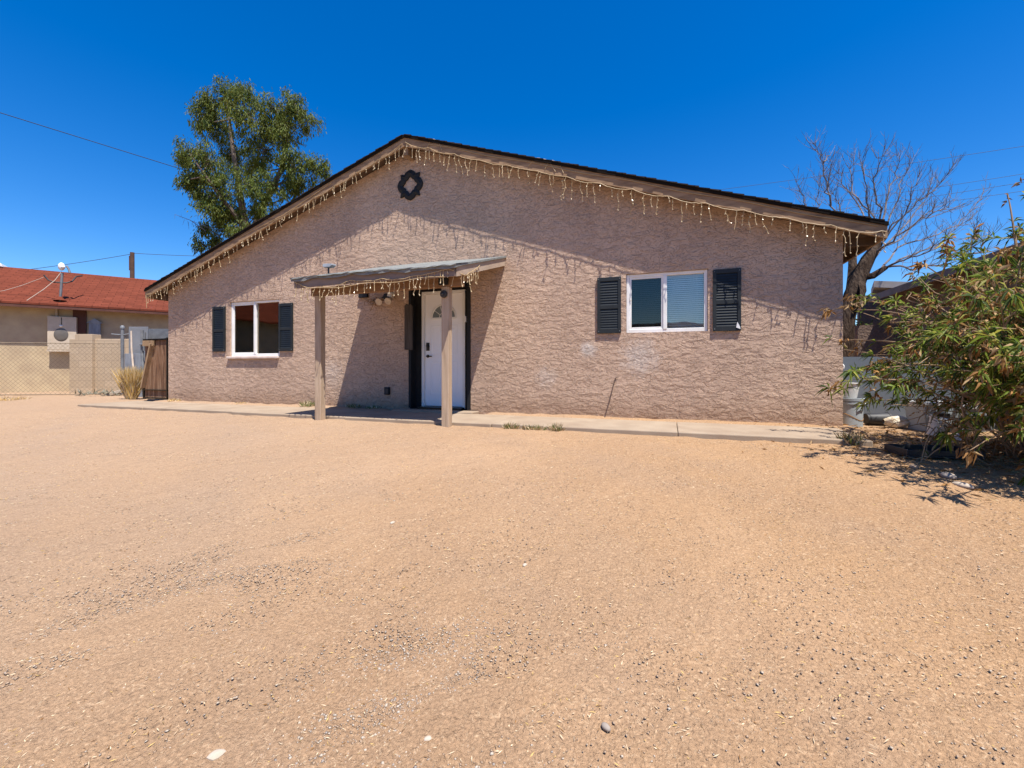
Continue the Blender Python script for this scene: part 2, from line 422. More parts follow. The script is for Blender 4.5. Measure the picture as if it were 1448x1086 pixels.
# ------------------------------------------------------------------ main house
XL, XR, RX = -11.09, 2.183, -4.45; OH = .26; EH = 7.02; YB = 10.0
def roof_top(x): return 4.94 - abs(x-RX)/3.0
H = thing('house', (RX, 4.0, 0.0), 'single-storey tan stucco gable house with black shutters and white front door', 'house')
WINL = (-9.09, -7.664, 1.03, 2.226); WINR = (-.628, .5355, 1.32, 2.232); DOOR = (-4.50, -3.32, 0.03, 2.28)
ops = [WINL, WINR, DOOR]
xb = sorted({XL, XR, RX, *[o_[0] for o_ in ops], *[o_[1] for o_ in ops]})
w = MB()
def wz(x): return roof_top(x) - .125
for x0, x1 in zip(xb[:-1], xb[1:]):
    segs = [(-.25, None)]
    for a, b, z0, z1 in ops:
        if a <= x0+1e-6 and x1 <= b+1e-6: segs = [(-.25, z0), (z1, None)]
    for z0, z1 in segs:
        t0, t1 = (z1, z1) if z1 is not None else (wz(x0), wz(x1))
        w.add([(x0, 0, z0), (x1, 0, z0), (x1, 0, t1), (x0, 0, t0)], [(0, 1, 2, 3)])
for (a, b, z0, z1), dep in zip(ops[:2], (.07, .07)):
    w.add([(a,0,z0),(a,dep,z0),(a,dep,z1),(a,0,z1)], [(0,1,2,3)]); w.add([(b,0,z0),(b,dep,z0),(b,dep,z1),(b,0,z1)], [(3,2,1,0)])
    w.add([(a,0,z1),(a,dep,z1),(b,dep,z1),(b,0,z1)], [(0,1,2,3)]); w.add([(a,0,z0),(a,dep,z0),(b,dep,z0),(b,0,z0)], [(3,2,1,0)])
w.add([(XR,0,-.25),(XR,YB-.3,-.25),(XR,YB-.3,wz(XR)),(XR,0,wz(XR))], [(0,1,2,3)])
w.add([(XL,0,-.25),(XL,YB-.3,-.25),(XL,YB-.3,wz(XL)),(XL,0,wz(XL))], [(3,2,1,0)])
w.add([(XL,YB-.3,-.25),(XR,YB-.3,-.25),(XR,YB-.3,wz(XR)),(RX,YB-.3,wz(RX)),(XL,YB-.3,wz(XL))], [(4,3,2,1,0)])
w.build('wall', STUCCO, H)
# roof slab (shingles) + soffit + barge boards
rf = MB()
xl, xr = RX-EH, RX+EH
for sgn, xe in ((-1, xl), (1, xr)):
    n = 26; ya = -OH-.03; P = []
    for (yy) in (ya, YB):
        P += [(RX, yy, 4.94), (xe, yy, 4.94-EH/3), (xe, yy, 4.94-EH/3-.045), (RX, yy, 4.94-.045)]
    fs = [(0,1,2,3),(7,6,5,4),(0,4,5,1),(1,5,6,2),(2,6,7,3)]
    if sgn > 0: fs = [f[::-1] for f in fs]
    rf.add(P, fs)
    # slightly uneven shingle courses showing at the rake edge
    k = 0; x = 0.02
    while x < EH-.15:
        L = .142; xa, xb2 = RX+sgn*x, RX+sgn*(x+L)
        za, zb = 4.94-x/3, 4.94-(x+L)/3
        j = rnd.uniform(-.010, .010)
        pts = [(xa, ya-.012+j, za+.004), (xb2, ya-.012+j, zb+.017), (xb2, ya-.012+j, zb-.006), (xa, ya-.012+j, za-.006)]
        rf.prism(pts if sgn > 0 else pts[::-1], (0, .5, 0)); x += L
ro = rf.build('roof', SHING_B, H)
sf = MB()
for sgn, xe in ((-1, xl+.03), (1, xr-.03)):
    zt, zb = .048, .105
    P = [(RX, -OH+.035, 4.94-zt), (xe, -OH+.035, roof_top(xe)-zt), (xe, -OH+.035, roof_top(xe)-zb), (RX, -OH+.035, 4.94-zb)]
    sf.prism(P if sgn < 0 else P[::-1], (0, YB+OH-.05, 0))
sf.build('soffit', TRIM_D, H)
for sgn, xe in ((-1, xl+.005), (1, xr-.005)):
    f = MB()
    P = [(RX+sgn*.002, -OH-.005, 4.94-.047), (xe, -OH-.005, roof_top(xe)-.047), (xe, -OH-.005, roof_top(xe)-.20), (RX+sgn*.002, -OH-.005, 4.94-.20)]
    f.prism(P if sgn < 0 else P[::-1], (0, .036, 0)); f.build('barge_board', TRIM, H)
    f = MB(); a, b = sorted((xe-sgn*.001, xe-sgn*.035))
    f.box(a, b, -OH+.035, YB-.05, roof_top(xe)-.20, roof_top(xe)-.052); f.build('eave_board', TRIM, H)
f = MB(); f.box(RX-.05, RX+.05, -OH+.036, .0, 4.60, 4.80); f.build('ridge_beam', TRIM, H)
for x in (xr-.33, xl+.33):
    f = MB(); s_ = 1 if x > RX else -1
    f.box(min(x, x+s_*.28), max(x, x+s_*.28), -.02, .03, roof_top(x)-.32, roof_top(x)-.215); f.build('lookout', TRIM_D, H)

# windows
def window(op, blind, sill_ext):
    a, b, z0, z1 = op; y = .03; fw = .05
    fr = MB()
    fr.box(a+.003, a+fw, y, y+.07, z0+.003, z1-.003); fr.box(b-fw, b-.003, y, y+.07, z0+.003, z1-.003)
    fr.box(a+fw, b-fw, y+.002, y+.068, z1-fw, z1-.003); fr.box(a+fw, b-fw, y+.002, y+.068, z0+.003, z0+fw+.01)
    mid = (a+b)/2 - .01
    fr.box(mid-.028, mid+.028, y-.006, y+.06, z0+fw, z1-fw)
    W_ = fr.build('window', WHITE, H, False, .006)
    sa = MB()       # inner sash of the sliding light
    for x0, x1, q0, q1 in ((a+fw, a+fw+.03, z0+fw+.01, z1-fw), (mid-.055, mid-.028, z0+fw+.01, z1-fw), (a+fw+.03, mid-.055, z1-fw-.03, z1-fw), (a+fw+.03, mid-.055, z0+fw+.01, z0+fw+.04)):
        sa.box(x0, x1, y+.012, y+.05, q0, q1)
    sa.build('sash', WHITE, W_, False, .004)
    p = MB(); p.box(a+fw+.028, mid-.05, y+.026, y+.031, z0+fw+.03, z1-fw-.02); p.build('pane', GLASS_S, W_)
    p = MB(); p.box(mid+.026, b-fw+.004, y+.036, y+.041, z0+fw+.005, z1-fw+.004); p.build('pane', GLASS_R, W_)
    if blind:
        bl = MB(); z = z0+fw+.02
        while z < z1-fw-.03:
            bl.add([(a+.04, y+.115, z), (b-.04, y+.115, z), (b-.04, y+.128, z+.026), (a+.04, y+.128, z+.026)], [(0,1,2,3)]); z += .030
        bl.box(a+.04, b-.04, y+.09, y+.125, z1-fw-.02, z1-fw+.02)
        for fx in (.12, .88): bl.box(a+(b-a)*fx-.003, a+(b-a)*fx+.003, y+.112, y+.114, z0+fw, z1-fw)
        bl.build('blind', BLIND, W_)
    else:
        cu = MB(); n = 26; pts = []
        for i in range(n+1):
            x = a+.03+(b-a-.06)*i/n; pts.append((x, y+.30+.03*math.sin(i*1.9)))
        for (x0, y0), (x1, y1) in zip(pts[:-1], pts[1:]): cu.add([(x0,y0,z0-.1),(x1,y1,z0-.1),(x1,y1,z1),(x0,y0,z1)], [(0,1,2,3)])
        cu.build('curtain', simple('grey_green_curtain', (.16, .18, .165), (.11, .125, .115), 5, .9), W_)
    if sill_ext:
        s = MB(); s.box(a-.05, b+.0, -.055, y+.005, z0-.05, z0+.002); s.build('sill', SILL, W_, False, .012)
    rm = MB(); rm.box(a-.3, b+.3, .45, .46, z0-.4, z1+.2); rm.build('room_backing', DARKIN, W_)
    return W_
window(WINL, False, True); wr = window(WINR, True, False)
lt = MB(); lt.box(-.575, -.545, .022, .03, 1.83, 1.84); lt.box(-.57, -.555, .022, .03, 1.84, 1.90); lt.build('latch', WHITE, wr)

def shutter(x0, x1, z0, z1, label=None):
    s = MB(); y0, y1 = -.034, -.002; st = .045; zm = z0 + (z1-z0)*.47
    s.box(x0, x0+st, y0, y1, z0, z1); s.box(x1-st, x1, y0, y1, z0, z1)
    for a, b in ((z0, z0+.07), (z1-.06, z1), (zm-.03, zm+.03)): s.box(x0+st, x1-st, y0+.002, y1, a, b)
    for a, b in ((z0+.07, zm-.03), (zm+.03, z1-.06)):
        n = int((b-a)/.038)
        for i in range(n):
            zc = a + (i+.5)*(b-a)/n; h = (b-a)/n*.62
            s.add([(x0+st, y0+.006, zc-h), (x1-st, y0+.006, zc-h), (x1-st, y1-.010, zc+h), (x0+st, y1-.010, zc+h)], [(0,1,2,3)])
        s.box(x0+st, x1-st, y1-.004, y1-.001, a, b)
    o = s.build('shutter', SHUT, H, False, .004)
    if label: o['label'] = label
    for x, z in ((x0+.02, z1-.03), (x1-.02, z1-.03), (x0+.02, z0+.03), (x1-.02, z0+.03)):
        k = MB(); k.ball((x, y0-.002, z), .008, 0, (1, .6, 1), 6, 4); k.build('screw', METAL, o)
    return o
shutter(-9.594, -9.21, 1.143, 2.138); shutter(-7.655, -7.285, 1.13, 2.12)
shutter(-1.064, -.70, 1.325, 2.20)
sh = shutter(.60, .965, 1.314, 2.205, 'black shutter with a broken pale chip at its lower corner')
c = MB(); c.prism([(.90, -.036, 1.36), (.955, -.036, 1.335), (.95, -.036, 1.37), (.915, -.036, 1.44)], (0, -.004, 0)); c.build('broken_chip', WPLAST, sh)

# recessed door
dx0, dx1, dz0, dz1 = DOOR; ry = .14
d = MB()
d.box(dx0+.001, dx0+.02, -.004, ry, dz0, dz1-.001); d.box(dx1-.02, dx1-.001, -.004, ry, dz0, dz1-.001)
d.box(dx0+.02, dx1-.02, -.004, ry, dz1-.02, dz1-.001)
d.box(dx0, -4.325, ry, ry+.03, dz0, dz1); d.box(-3.435, dx1, ry, ry+.03, dz0, dz1); d.box(-4.325, -3.435, ry, ry+.03, 2.19, dz1)
# painted black band on the wall face round the opening
d.box(dx0-.03, dx0+.001, -.006, .0, .05, dz1+.02); d.box(dx1-.001, dx1+.05, -.006, .0, .05, dz1+.02); d.box(dx0+.001, dx1-.001, -.006, .0, dz1-.001, dz1+.02)
d.build('door_surround', BLACK, H)
f = MB(); f.box(-4.325, -4.275, ry-.03, ry+.06, .05, 2.19); f.box(-3.485, -3.435, ry-.03, ry+.06, .05, 2.19); f.box(-4.275, -3.485, ry-.028, ry+.058, 2.14, 2.19)
f.build('door_frame', WHITE, H, False, .005)
f = MB(); f.box(-4.32, -3.44, -.05, ry+.05, .0, .075); f.build('threshold', DARKMET, H, False, .006)
# door slab with raised panels
X0, X1, Z0, Z1 = -4.272, -3.488, .082, 2.137
d = MB(); d.box(X0, X1, ry+.01, ry+.05, Z0, Z1)
def mould(x0, x1, z0, z1):
    t = .022; yy = ry+.002
    d.box(x0, x0+t, yy, ry+.01, z0, z1); d.box(x1-t, x1, yy, ry+.01, z0, z1); d.box(x0+t, x1-t, yy, ry+.01, z1-t, z1); d.box(x0+t, x1-t, yy, ry+.01, z0, z0+t)
    d.box(x0+.06, x1-.06, yy+.002, ry+.01, z0+.06, z1-.06)
for x0, x1 in ((X0+.12, X0+.36), (X1-.36, X1-.12)):
    mould(x0, x1, Z0+.95, Z0+1.48); mould(x0, x1, Z0+.2, Z0+.82)
D = d.build('door', DOORW, H, False, .004)
xc = (X0+X1)/2; zc = Z0+1.62; r0 = .235
g_ = MB(); g_.prism([(xc+r0*math.cos(math.pi*i/24), ry+.004, zc+r0*math.sin(math.pi*i/24)) for i in range(25)], (0, .006, 0)); g_.build('fanlight', simple('fanlight_reflection', (.20, .225, .22), (.15, .17, .17), 9, .25, spec=.5), D)  # opaque grey base colour stands in for the reflection in the glass
g_ = MB()
pts = [(xc+(r0+.008)*math.cos(math.pi*i/24), ry+.003, zc+(r0+.008)*math.sin(math.pi*i/24)) for i in range(25)]
g_.tube(pts, .015, 6); g_.bar((xc-r0-.02, ry+.003, zc-.008), (xc+r0+.02, ry+.003, zc-.008), .014, .03)
g_.tube([(xc+.09*math.cos(math.pi*i/12), ry+.001, zc+.09*math.sin(math.pi*i/12)) for i in range(13)], .006, 5)
for a_ in (36, 72, 108, 144): g_.tube([(xc+.09*math.cos(R(a_)), ry+.001, zc+.09*math.sin(R(a_))), (xc+r0*math.cos(R(a_)), ry+.001, zc+r0*math.sin(R(a_)))], .006, 5)
g_.build('fanlight_frame', WHITE, D)
h = MB(); h.box(X0+.03, X0+.095, ry-.008, ry+.012, 1.10, 1.25); h.lathe([(.026, 0), (.026, .02), (.018, .028)], (X0+.062, ry-.006, 1.19), (0, -1, 0), 14); h.build('deadbolt', DARKMET, D, False, .006)
h = MB(); h.lathe([(.03, 0), (.03, .012), (.014, .02), (.012, .05)], (X0+.062, ry+.01, 1.0), (0, -1, 0), 14); h.bar((X0+.055, ry-.045, 1.0), (X0+.17, ry-.045, .995), .018, .022); h.build('handle', DARKMET, D, False, .004)

# electrical crack streak on the wall: thin leaning rod
def single(mb, name, mat, loc, label, cat, group=None, smooth_=False, bevel=0.0):
    o = mb.build(name, mat, None, smooth_, bevel); place(o, loc); return tag(o, label, cat, group)
m = MB(); m.tube([(-.93, -.16, .02), (-.86, -.07, .30), (-.795, -.012, .60), (-.775, -.012, .635), (-.755, -.012, .63)], [.007, .007, .006, .006, .004], 6)
single(m, 'metal_rod', simple('rusted_rod', (.10, .06, .045), (.07, .045, .035), 12, .8), (-.93, -.16, .02), 'thin dark rod with a bent tip leaning on the wall below the right window', 'rod')

# gable ornament
def orn(r_out, th):
    P = []
    for i in range(64):
        t = 2*math.pi*i/64; P.append((t, r_out(t)))
    return P
def prof(t):
    # four round lobes on the axes with pointed corners on the diagonals
    a = (t % (math.pi/2)); q = abs(a-math.pi/4)/(math.pi/4)   # 0 diagonal, 1 axis
    spike = max(0, 1-q/.22)*.055
    return .235 + .035*q**1.5 + spike - .018*math.exp(-((q-.30)/.10)**2)
def profi(t):
    a = (t % (math.pi/2)); q = abs(a-math.pi/4)/(math.pi/4)
    return .112 + .040*q**2.0 + .012*max(0, 1-q/.18) - .008*math.exp(-((q-.5)/.2)**2)
oc = Vector((-4.49, -.0, 4.15)); ring = MB(); N = 96; vs = []; fs = []
for i in range(N):
    t = 2*math.pi*i/N; ct, st = math.cos(t), math.sin(t); ro_, ri_ = prof(t), profi(t); rm_ = (ro_+ri_)/2
    for rr, yy in ((ro_, -.003), (ro_, -.025), (rm_, -.052), (ri_, -.025), (ri_, -.003)): vs.append((oc.x+ct*rr, yy, oc.z+st*rr*1.04))
for i in range(N):
    j = (i+1) % N
    for k in range(4): fs.append((i*5+k, i*5+k+1, j*5+k+1, j*5+k))
ring.add(vs, fs)
single(ring, 'wall_ornament', BLACK, oc, 'black open quatrefoil ornament hung high under the gable peak', 'wall ornament', None, False)

# ------------------------------------------------------------------ porch
PX0, PX1, PY = -5.33, -2.62, -1.86
P = thing('porch', (-3.97, -.93, 0), 'small slanted porch roof on two timber posts over the front door', 'porch')
def pz(x, y):   # top of porch roof, sagging slightly at the middle and lifting at the right
    return 2.69 + .297*y + .014*math.sin((x-PX0)*1.6) + .012*smooth((x-PX0-2.2)/.5)
rs = MB(); nxp, nyp = 22, 9; top = []; vs = []; fs = []
for layer in (0, 1):
    for j in range(nyp+1):
        for i in range(nxp+1):
            x = PX0-.03+(PX1-PX0+.05)*i/nxp; y = PY-.035+(-PY+.03)*j/nyp
            wob = .008*math.sin(i*2.3)+.006*math.sin(i*5.1) if j == 0 else 0
            vs.append((x, y+wob*.5, pz(x, y)+wob-(.044+.010*math.sin(i*1.3) if layer and j == 0 else .03 if layer else 0)))
n1 = (nxp+1)*(nyp+1); q = nxp+1
for j in range(nyp):
    for i in range(nxp):
        fs.append((j*q+i, j*q+i+1, (j+1)*q+i+1, (j+1)*q+i)); fs.append((n1+j*q+i, n1+(j+1)*q+i, n1+(j+1)*q+i+1, n1+j*q+i+1))
for i in range(nxp): fs.append((i, n1+i, n1+i+1, i+1)); b = nyp*q; fs.append((b+i, b+i+1, n1+b+i+1, n1+b+i))
for j in range(nyp): fs.append((j*q, (j+1)*q, n1+(j+1)*q, n1+j*q)); fs.append((j*q+nxp, n1+j*q+nxp, n1+(j+1)*q+nxp, (j+1)*q+nxp))
rs.add(vs, fs); rs.build('roof_sheet', ROLL, P)
# ragged second layer of roofing lapped at the drip edge
lap = MB(); vs = []; fs = []; n = 40
for i in range(n+1):
    x = PX0-.04+(PX1-PX0+.07)*i/n
    for (yy, dz) in ((PY-.05+rnd.uniform(-.012, .012), -.012+rnd.uniform(-.006, .004)), (PY-.045, .006), (PY+.35+rnd.uniform(-.03, .03), .006)): vs.append((x, yy, pz(x, max(yy, PY-.03))+dz))
for i in range(n):
    for k in range(2): fs.append((i*3+k, i*3+3+k, i*3+4+k, i*3+1+k))
lap.add(vs, fs); lap.build('roofing_strip', ROLL, P)
fa = MB()
for i in range(16):
    x0 = PX0+(PX1-PX0)*i/16; x1 = PX0+(PX1-PX0)*(i+1)/16
    fa.add([(x0, PY, pz(x0, PY)-.036), (x1, PY, pz(x1, PY)-.036), (x1, PY, pz(x1, PY)-.155), (x0, PY, pz(x0, PY)-.155), (x0, PY+.03, pz(x0, PY)-.036), (x1, PY+.03, pz(x1, PY)-.036), (x1, PY+.03, pz(x1, PY)-.155), (x0, PY+.03, pz(x0, PY)-.155)], [(0,3,2,1),(4,5,6,7),(3,7,6,2),(0,1,5,4)])
fa.build('fascia', PFASC, P)
for xa, nm in ((PX0, 'rake_board'), (PX1-.03, 'rake_board')):
    s = MB(); y0, y1 = PY+.032, -.012
    s.add([(xx, yy, pz(xx, yy)+dz) for xx in (xa, xa+.03) for yy in (y0, y1) for dz in (-.165, -.034)], [(0,1,3,2),(4,6,7,5),(0,4,5,1),(2,3,7,6),(0,2,6,4),(1,5,7,3)])
    s.build(nm, PSIDE, P)
bm_ = MB(); yb = -1.55; zb = 2.0; bm_.box(PX0+.06, PX1-.04, yb-.045, yb+.045, 1.905, 2.035); bm_.build('beam', BEAMW, P, False, .006)
for xx in np.linspace(PX0+.25, PX1-.25, 5):
    s = MB(); s.add([(x_, yy, pz(xx, yy)+dz) for x_ in (xx-.022, xx+.022) for yy in (PY+.034, -.012) for dz in (-.125, -.036)], [(0,1,3,2),(4,6,7,5),(0,4,5,1),(2,3,7,6),(0,2,6,4),(1,5,7,3)])
    s.build('rafter', BEAMW, P)
s = MB(); s.box(PX0+.03, PX1-.03, -.05, -.004, 2.50, 2.57); s.build('ledger', BEAMW, P)
def post(x, y, tw):
    s = MB(); hw = .055; zb_ = gz(x, y)-.12
    n = 14; vs = []; fs = []
    for i in range(n+1):
        f_ = i/n; z = zb_+(1.903-zb_)*f_; a = tw*math.sin(f_*3)
        for sx_, sy_ in ((-1,-1),(1,-1),(1,1),(-1,1)):
            vs.append((x+(sx_*math.cos(a)-sy_*math.sin(a))*hw, y+(sx_*math.sin(a)+sy_*math.cos(a))*hw, z))
    for i in range(n):
        for k in range(4): fs.append((i*4+k, i*4+(k+1)%4, i*4+4+(k+1)%4, i*4+4+k))
    fs.append((3,2,1,0)); fs.append(tuple(n*4+k for k in range(4)))
    s.add(vs, fs); return s.build('post', POSTW, P, False, .005)
p_r = post(-2.91, yb, .03); p_l = post(-5.13, yb, .12)
s = MB(); s.box(-3.0, -2.86, yb-.075, yb-.046, 1.93, 2.04); s.build('joist_bracket', BLACK, P)
# camera on post, sensor on roof
dc = thing('doorbell_camera', (-2.92, yb-.056, 1.80), 'small round black camera near the top of the right porch post', 'camera')
m = MB(); m.lathe([(.052, 0), (.052, .028), (.040, .040)], (-2.92, yb-.056, 1.80), (0, -1, 0), 20); m.build('body', BPLAST, dc, False, .003)
m = MB(); m.lathe([(.020, 0), (.018, .012), (.006, .018)], (-2.92, yb-.096, 1.80), (0, -1, 0), 14); m.build('lens', simple('lens_black', (.004,.004,.005), (.006,.006,.007), 5, .08, spec=.8), dc)
lx = -4.92; ly = -1.60; lz = pz(lx, ly)
sl_ = thing('solar_light', (lx, ly, lz), 'small grey solar light on a thin stem on the porch roof', 'solar light')
m = MB(); m.tube([(lx, ly, lz-.01), (lx, ly, lz+.12)], .013, 8); m.build('stem', BPLAST, sl_)
m = MB(); m.prism([(lx-.085, ly-.04, lz+.13), (lx-.06, ly-.05, lz+.10), (lx+.06, ly-.05, lz+.095), (lx+.095, ly-.04, lz+.125), (lx+.085, ly-.03, lz+.15), (lx-.07, ly-.03, lz+.16)], (0, .1, .005)); m.build('head', PLY, sl_, False, .006)

# fixtures under the porch
sc_ = thing('security_light', (-4.98, 0, 2.12), 'old twin floodlight with round lamp heads on the wall left of the door', 'wall light')
m = MB(); m.lathe([(.06, 0), (.055, .025), (.02, .04)], (-5.02, -.002, 2.13), (0, -1, 0), 16); m.build('base', BPLAST, sc_)
for hx, hz in ((-5.06, 2.02), (-4.86, 2.02)):
    m = MB(); m.lathe([(.030, 0), (.034, .05), (.062, .12), (.066, .145), (.05, .15), (.02, .142)], (hx, -.07, hz+.05), (.1, -.85, -.45), 18); m.build('lamp_head', simple('lamp_glass', (.55, .47, .38), (.45, .36, .28), 12, .3, spec=.5), sc_, True)
    m = MB(); m.tube([(-5.02, -.03, 2.13), ((hx-5.02)/2, -.07, hz+.09), (hx, -.09, hz+.06)], .012, 8); m.build('arm', BPLAST, sc_)
m = MB(); m.box(-4.95, -4.85, -.075, -.002, 2.10, 2.19); m.build('sensor', WPLAST, sc_, False, .008)
m = MB()
for i in range(26):
    a = rnd.uniform(0, 6.28); r = rnd.uniform(.02, .11)
    p0 = Vector((-5.27+r*math.cos(a)*1.2, -.03-rnd.random()*.07, 2.05+r*math.sin(a)*.8))
    m.tube([p0, p0+Vector((rnd.uniform(-.1, .1), -.03, rnd.uniform(-.08, .05))), p0+Vector((rnd.uniform(-.14, .14), -.02, rnd.uniform(-.12, .02)))], .006, 4)
single(m, 'dried_garland', STEM, (-5.27, -.02, 2.05), 'tangled dried wreath hanging on the wall left of the floodlight', 'wreath')
m = MB(); m.box(-5.62, -5.42, -.055, -.002, 2.13, 2.22); single(m, 'junction_box', BLACK, (-5.52, -.002, 2.13), 'black box on the wall just below the porch beam', 'electrical box', None, False, .006)
m = MB(); m.prism([(-4.60, -.038, 1.12), (-4.435, -.038, 1.11), (-4.43, -.038, 1.92), (-4.47, -.038, 1.955), (-4.52, -.038, 1.945), (-4.56, -.038, 1.965), (-4.60, -.038, 1.93)][::-1], (0, .03, 0))
single(m, 'wooden_plaque', m_wood('grey_driftwood', (.075, .062, .052), (.11, .09, .075), (.045, .037, .032), 'z', 1.2), (-4.52, -.008, 1.12), 'dark narrow weathered plank hung upright beside the front door', 'plaque', None, False, .006)
ob = thing('outdoor_outlet', (-4.99, 0, .35), 'black weatherproof outlet box low on the wall under the porch', 'outlet')
m = MB(); m.box(-5.04, -4.93, -.045, -.002, .28, .42); m.build('box', BLACK, ob, False, .008)
m = MB(); m.box(-5.025, -4.945, -.055, -.046, .295, .395); m.build('cover', BPLAST, ob, False, .004)
m = MB(); m.box(-3.40, -3.372, -.005+ry*.2, ry-.001, 1.60, 1.70); single(m, 'doorbell', WPLAST, (-3.385, ry-.02, 1.60), 'small white doorbell on the black jamb right of the door', 'doorbell', None, False, .004)

# ------------------------------------------------------------------ icicle lights
def strand_mesh(L, seed):
    r_ = random.Random(seed); m = MB(); n = max(3, int(L/.05)); pts = []; dx = 0
    for i in range(n+1):
        dx += r_.uniform(-.017, .017); pts.append(Vector((dx if i else 0, r_.uniform(-.006, .004), -L*i/n)))
    m.tube(pts, .0044, 4)
    for i in range(1, n+1):
        if i % 2 == 1 or i == n:
            p = pts[i]; q_ = p+Vector((r_.choice((-1, 1))*r_.uniform(.006, .022), -.004, -r_.uniform(.012, .028)))
            m.tube([p, p.lerp(q_, .5), q_], [.005, .0085, .004], 5, 1)
    me = m.build('strand', [WIRE, BULB], None, True, 0, True)
    return me
SM = []
for i, L in enumerate((.09, .12, .15, .18, .21, .25, .29, .34)):
    for k in range(2):
        o = strand_mesh(L, i*10+k); SM.append((L, o.data)); bpy.data.objects.remove(o)
def icicle(name, path, label, n, lo, hi, seed, extra=None, sag=.02, group='icicle light strings'):
    """path: list of points; cord sags between clips, strands hang off it"""
    r_ = random.Random(seed)
    path = [Vector(p) for p in path]; cum = [0]
    for a, b in zip(path[:-1], path[1:]): cum.append(cum[-1]+(b-a).length)
    def pt(s):
        for i in range(len(path)-1):
            if s <= cum[i+1] or i == len(path)-2:
                f_ = (s-cum[i])/(cum[i+1]-cum[i]); return path[i].lerp(path[i+1], f_)
    T = cum[-1]; root = thing(name, path[0], label, 'string lights', group)
    per = .52
    def cord(s):
        p = pt(s); f_ = (s/per) % 1.0; return p + Vector((0, 0, -sag*4*f_*(1-f_)*(.5+.9*abs(math.sin(int(s/per)*2.7+seed)))))
    m = MB(); k = int(T/.05); pts = []
    for i in range(k+1):
        p = cord(T*i/k); pts.append(p+Vector((r_.uniform(-.002, .002), -r_.uniform(0, .004), r_.uniform(-.005, .005))))
    m.tube(pts, .0055, 5); m.build('cord', WIRE, root, True)
    for e in (extra or []):
        m = MB(); m.tube(e, .005, 5); m.build('loose_cord', WIRE, root, True)
    s = .05
    for i in range(n):
        s = T*(i+.5+r_.uniform(-.42, .42))/n
        if r_.random() < .07: continue
        L = r_.uniform(lo, hi)*(1 if r_.random() > .25 else .55)
        _, me = min(SM, key=lambda t: abs(t[0]-L)+r_.random()*.02)
        o = bpy.data.objects.new('strand', me); link(o, root)
        o.location = cord(s) - root.location; o.rotation_euler = (r_.gauss(0, .06), r_.gauss(0, .15), r_.uniform(-1.3, 1.3))
    return root
def edge(x, dz=-.175, y=-OH-.013): return Vector((x, y, roof_top(x)+dz))
lp = [edge(xl+.05, -.12), edge(xl+.25), edge(RX-3.6, -.175), edge(RX-.3, -.165), edge(RX-.05, -.13)]
icicle('icicle_lights', lp, 'unlit cream icicle lights along the left slope of the main roof edge', 78, .08, .27, 3,
       [[edge(xl+.05, -.12), edge(xl+.06, -.25), edge(xl+.07, -.45)], [edge(RX-4, -.09), edge(RX-2.8, -.16), edge(RX-1.6, -.09)]], .03)
rp = [edge(RX+.02, -.13), edge(RX+.35, -.14), edge(RX+.9, -.16), edge(RX+1.5, -.19), edge(RX+3, -.195), edge(xr-1.2, -.195), edge(xr-.15, -.16), edge(xr-.02, -.10)]
ex = []
for cx, w_ in ((RX+.62, .14), (RX+2.55, .22), (RX+2.75, .15)):
    ex.append([edge(cx-w_, -.14), edge(cx-w_*.5, .01), edge(cx-w_*.2, .018), edge(cx+w_*.3, .012), edge(cx+w_*.6, -.02), edge(cx+w_, -.15)])
ex.append([edge(RX+.5+(EH-.6)*i/30, -.085+.012*math.sin(i*.9)) for i in range(31)])
icicle('icicle_lights', rp, 'unlit cream icicle lights along the long right slope of the main roof edge', 72, .12, .34, 5, ex, .03)
y_ = PY-.016
def pe(x, dz): return Vector((x, y_, pz(x, PY)+dz))
pp = [pe(PX0+.03, -.06), pe(PX0+.35, -.16), pe(PX0+.75, -.17), pe(PX0+1.05, -.11), pe(PX0+1.4, -.125), pe(PX0+1.9, -.13), pe(PX0+2.2, -.10), pe(PX1-.14, -.06), pe(PX1-.02, -.07),
      Vector((PX1+.016, PY+.3, pz(PX1, PY+.3)-.17)), Vector((PX1+.016, PY+.75, pz(PX1, PY+.75)-.06))]
icicle('icicle_lights', pp, 'unlit cream icicle lights draped along the front and side of the porch roof', 52, .10, .27, 8,
       [[Vector((PX0+.15+(PX1-PX0-.3)*i/20, y_-.003, 1.945+.015*math.sin(i*.8)+.035*(i/20))) for i in range(21)]], .02)

# ------------------------------------------------------------------ left neighbour house
dN = Vector((.579, .815, 0)).normalized(); nN = Vector((-dN.y, dN.x, 0)); P0 = Vector((-18.7, .14, 0))
def NW(t, n, z): return P0 + dN*t + nN*n + Vector((0, 0, z))
def nwall(px, py, off=.5):
    """t,z on the neighbour's side wall seen at photo px,py"""
    d_ = FW + RT*((px-724)/FPX); o_ = P0 + nN*off
    # solve o_ + t*dN = CAM + Z*d_
    a, b, e = dN.x, -d_.x, CAM.x-o_.x; c_, d2, f_ = dN.y, -d_.y, CAM.y-o_.y
    det = a*d2-b*c_; t = (e*d2-b*f_)/det; Z = (a*f_-e*c_)/det
    return t, CAMZ+(HZ-py)/FPX*Z
HN = thing('neighbour_house', NW(2, 3.5, 0), 'low tan neighbouring house with a red shingle roof left of the wooden gate', 'house')
tA, tB = -7.0, 11.0; hw = 3.5; ze = 2.78; zr = 4.34
m = MB(); 
for n_ in (.5, 6.5):
    a = [NW(tA+.3, n_, -.2), NW(tB-.3, n_, -.2), NW(tB-.3, n_, ze+.16), NW(tA+.3, n_, ze+.16)]
    m.add(a, [(0,1,2,3) if n_ < 1 else (3,2,1,0)])
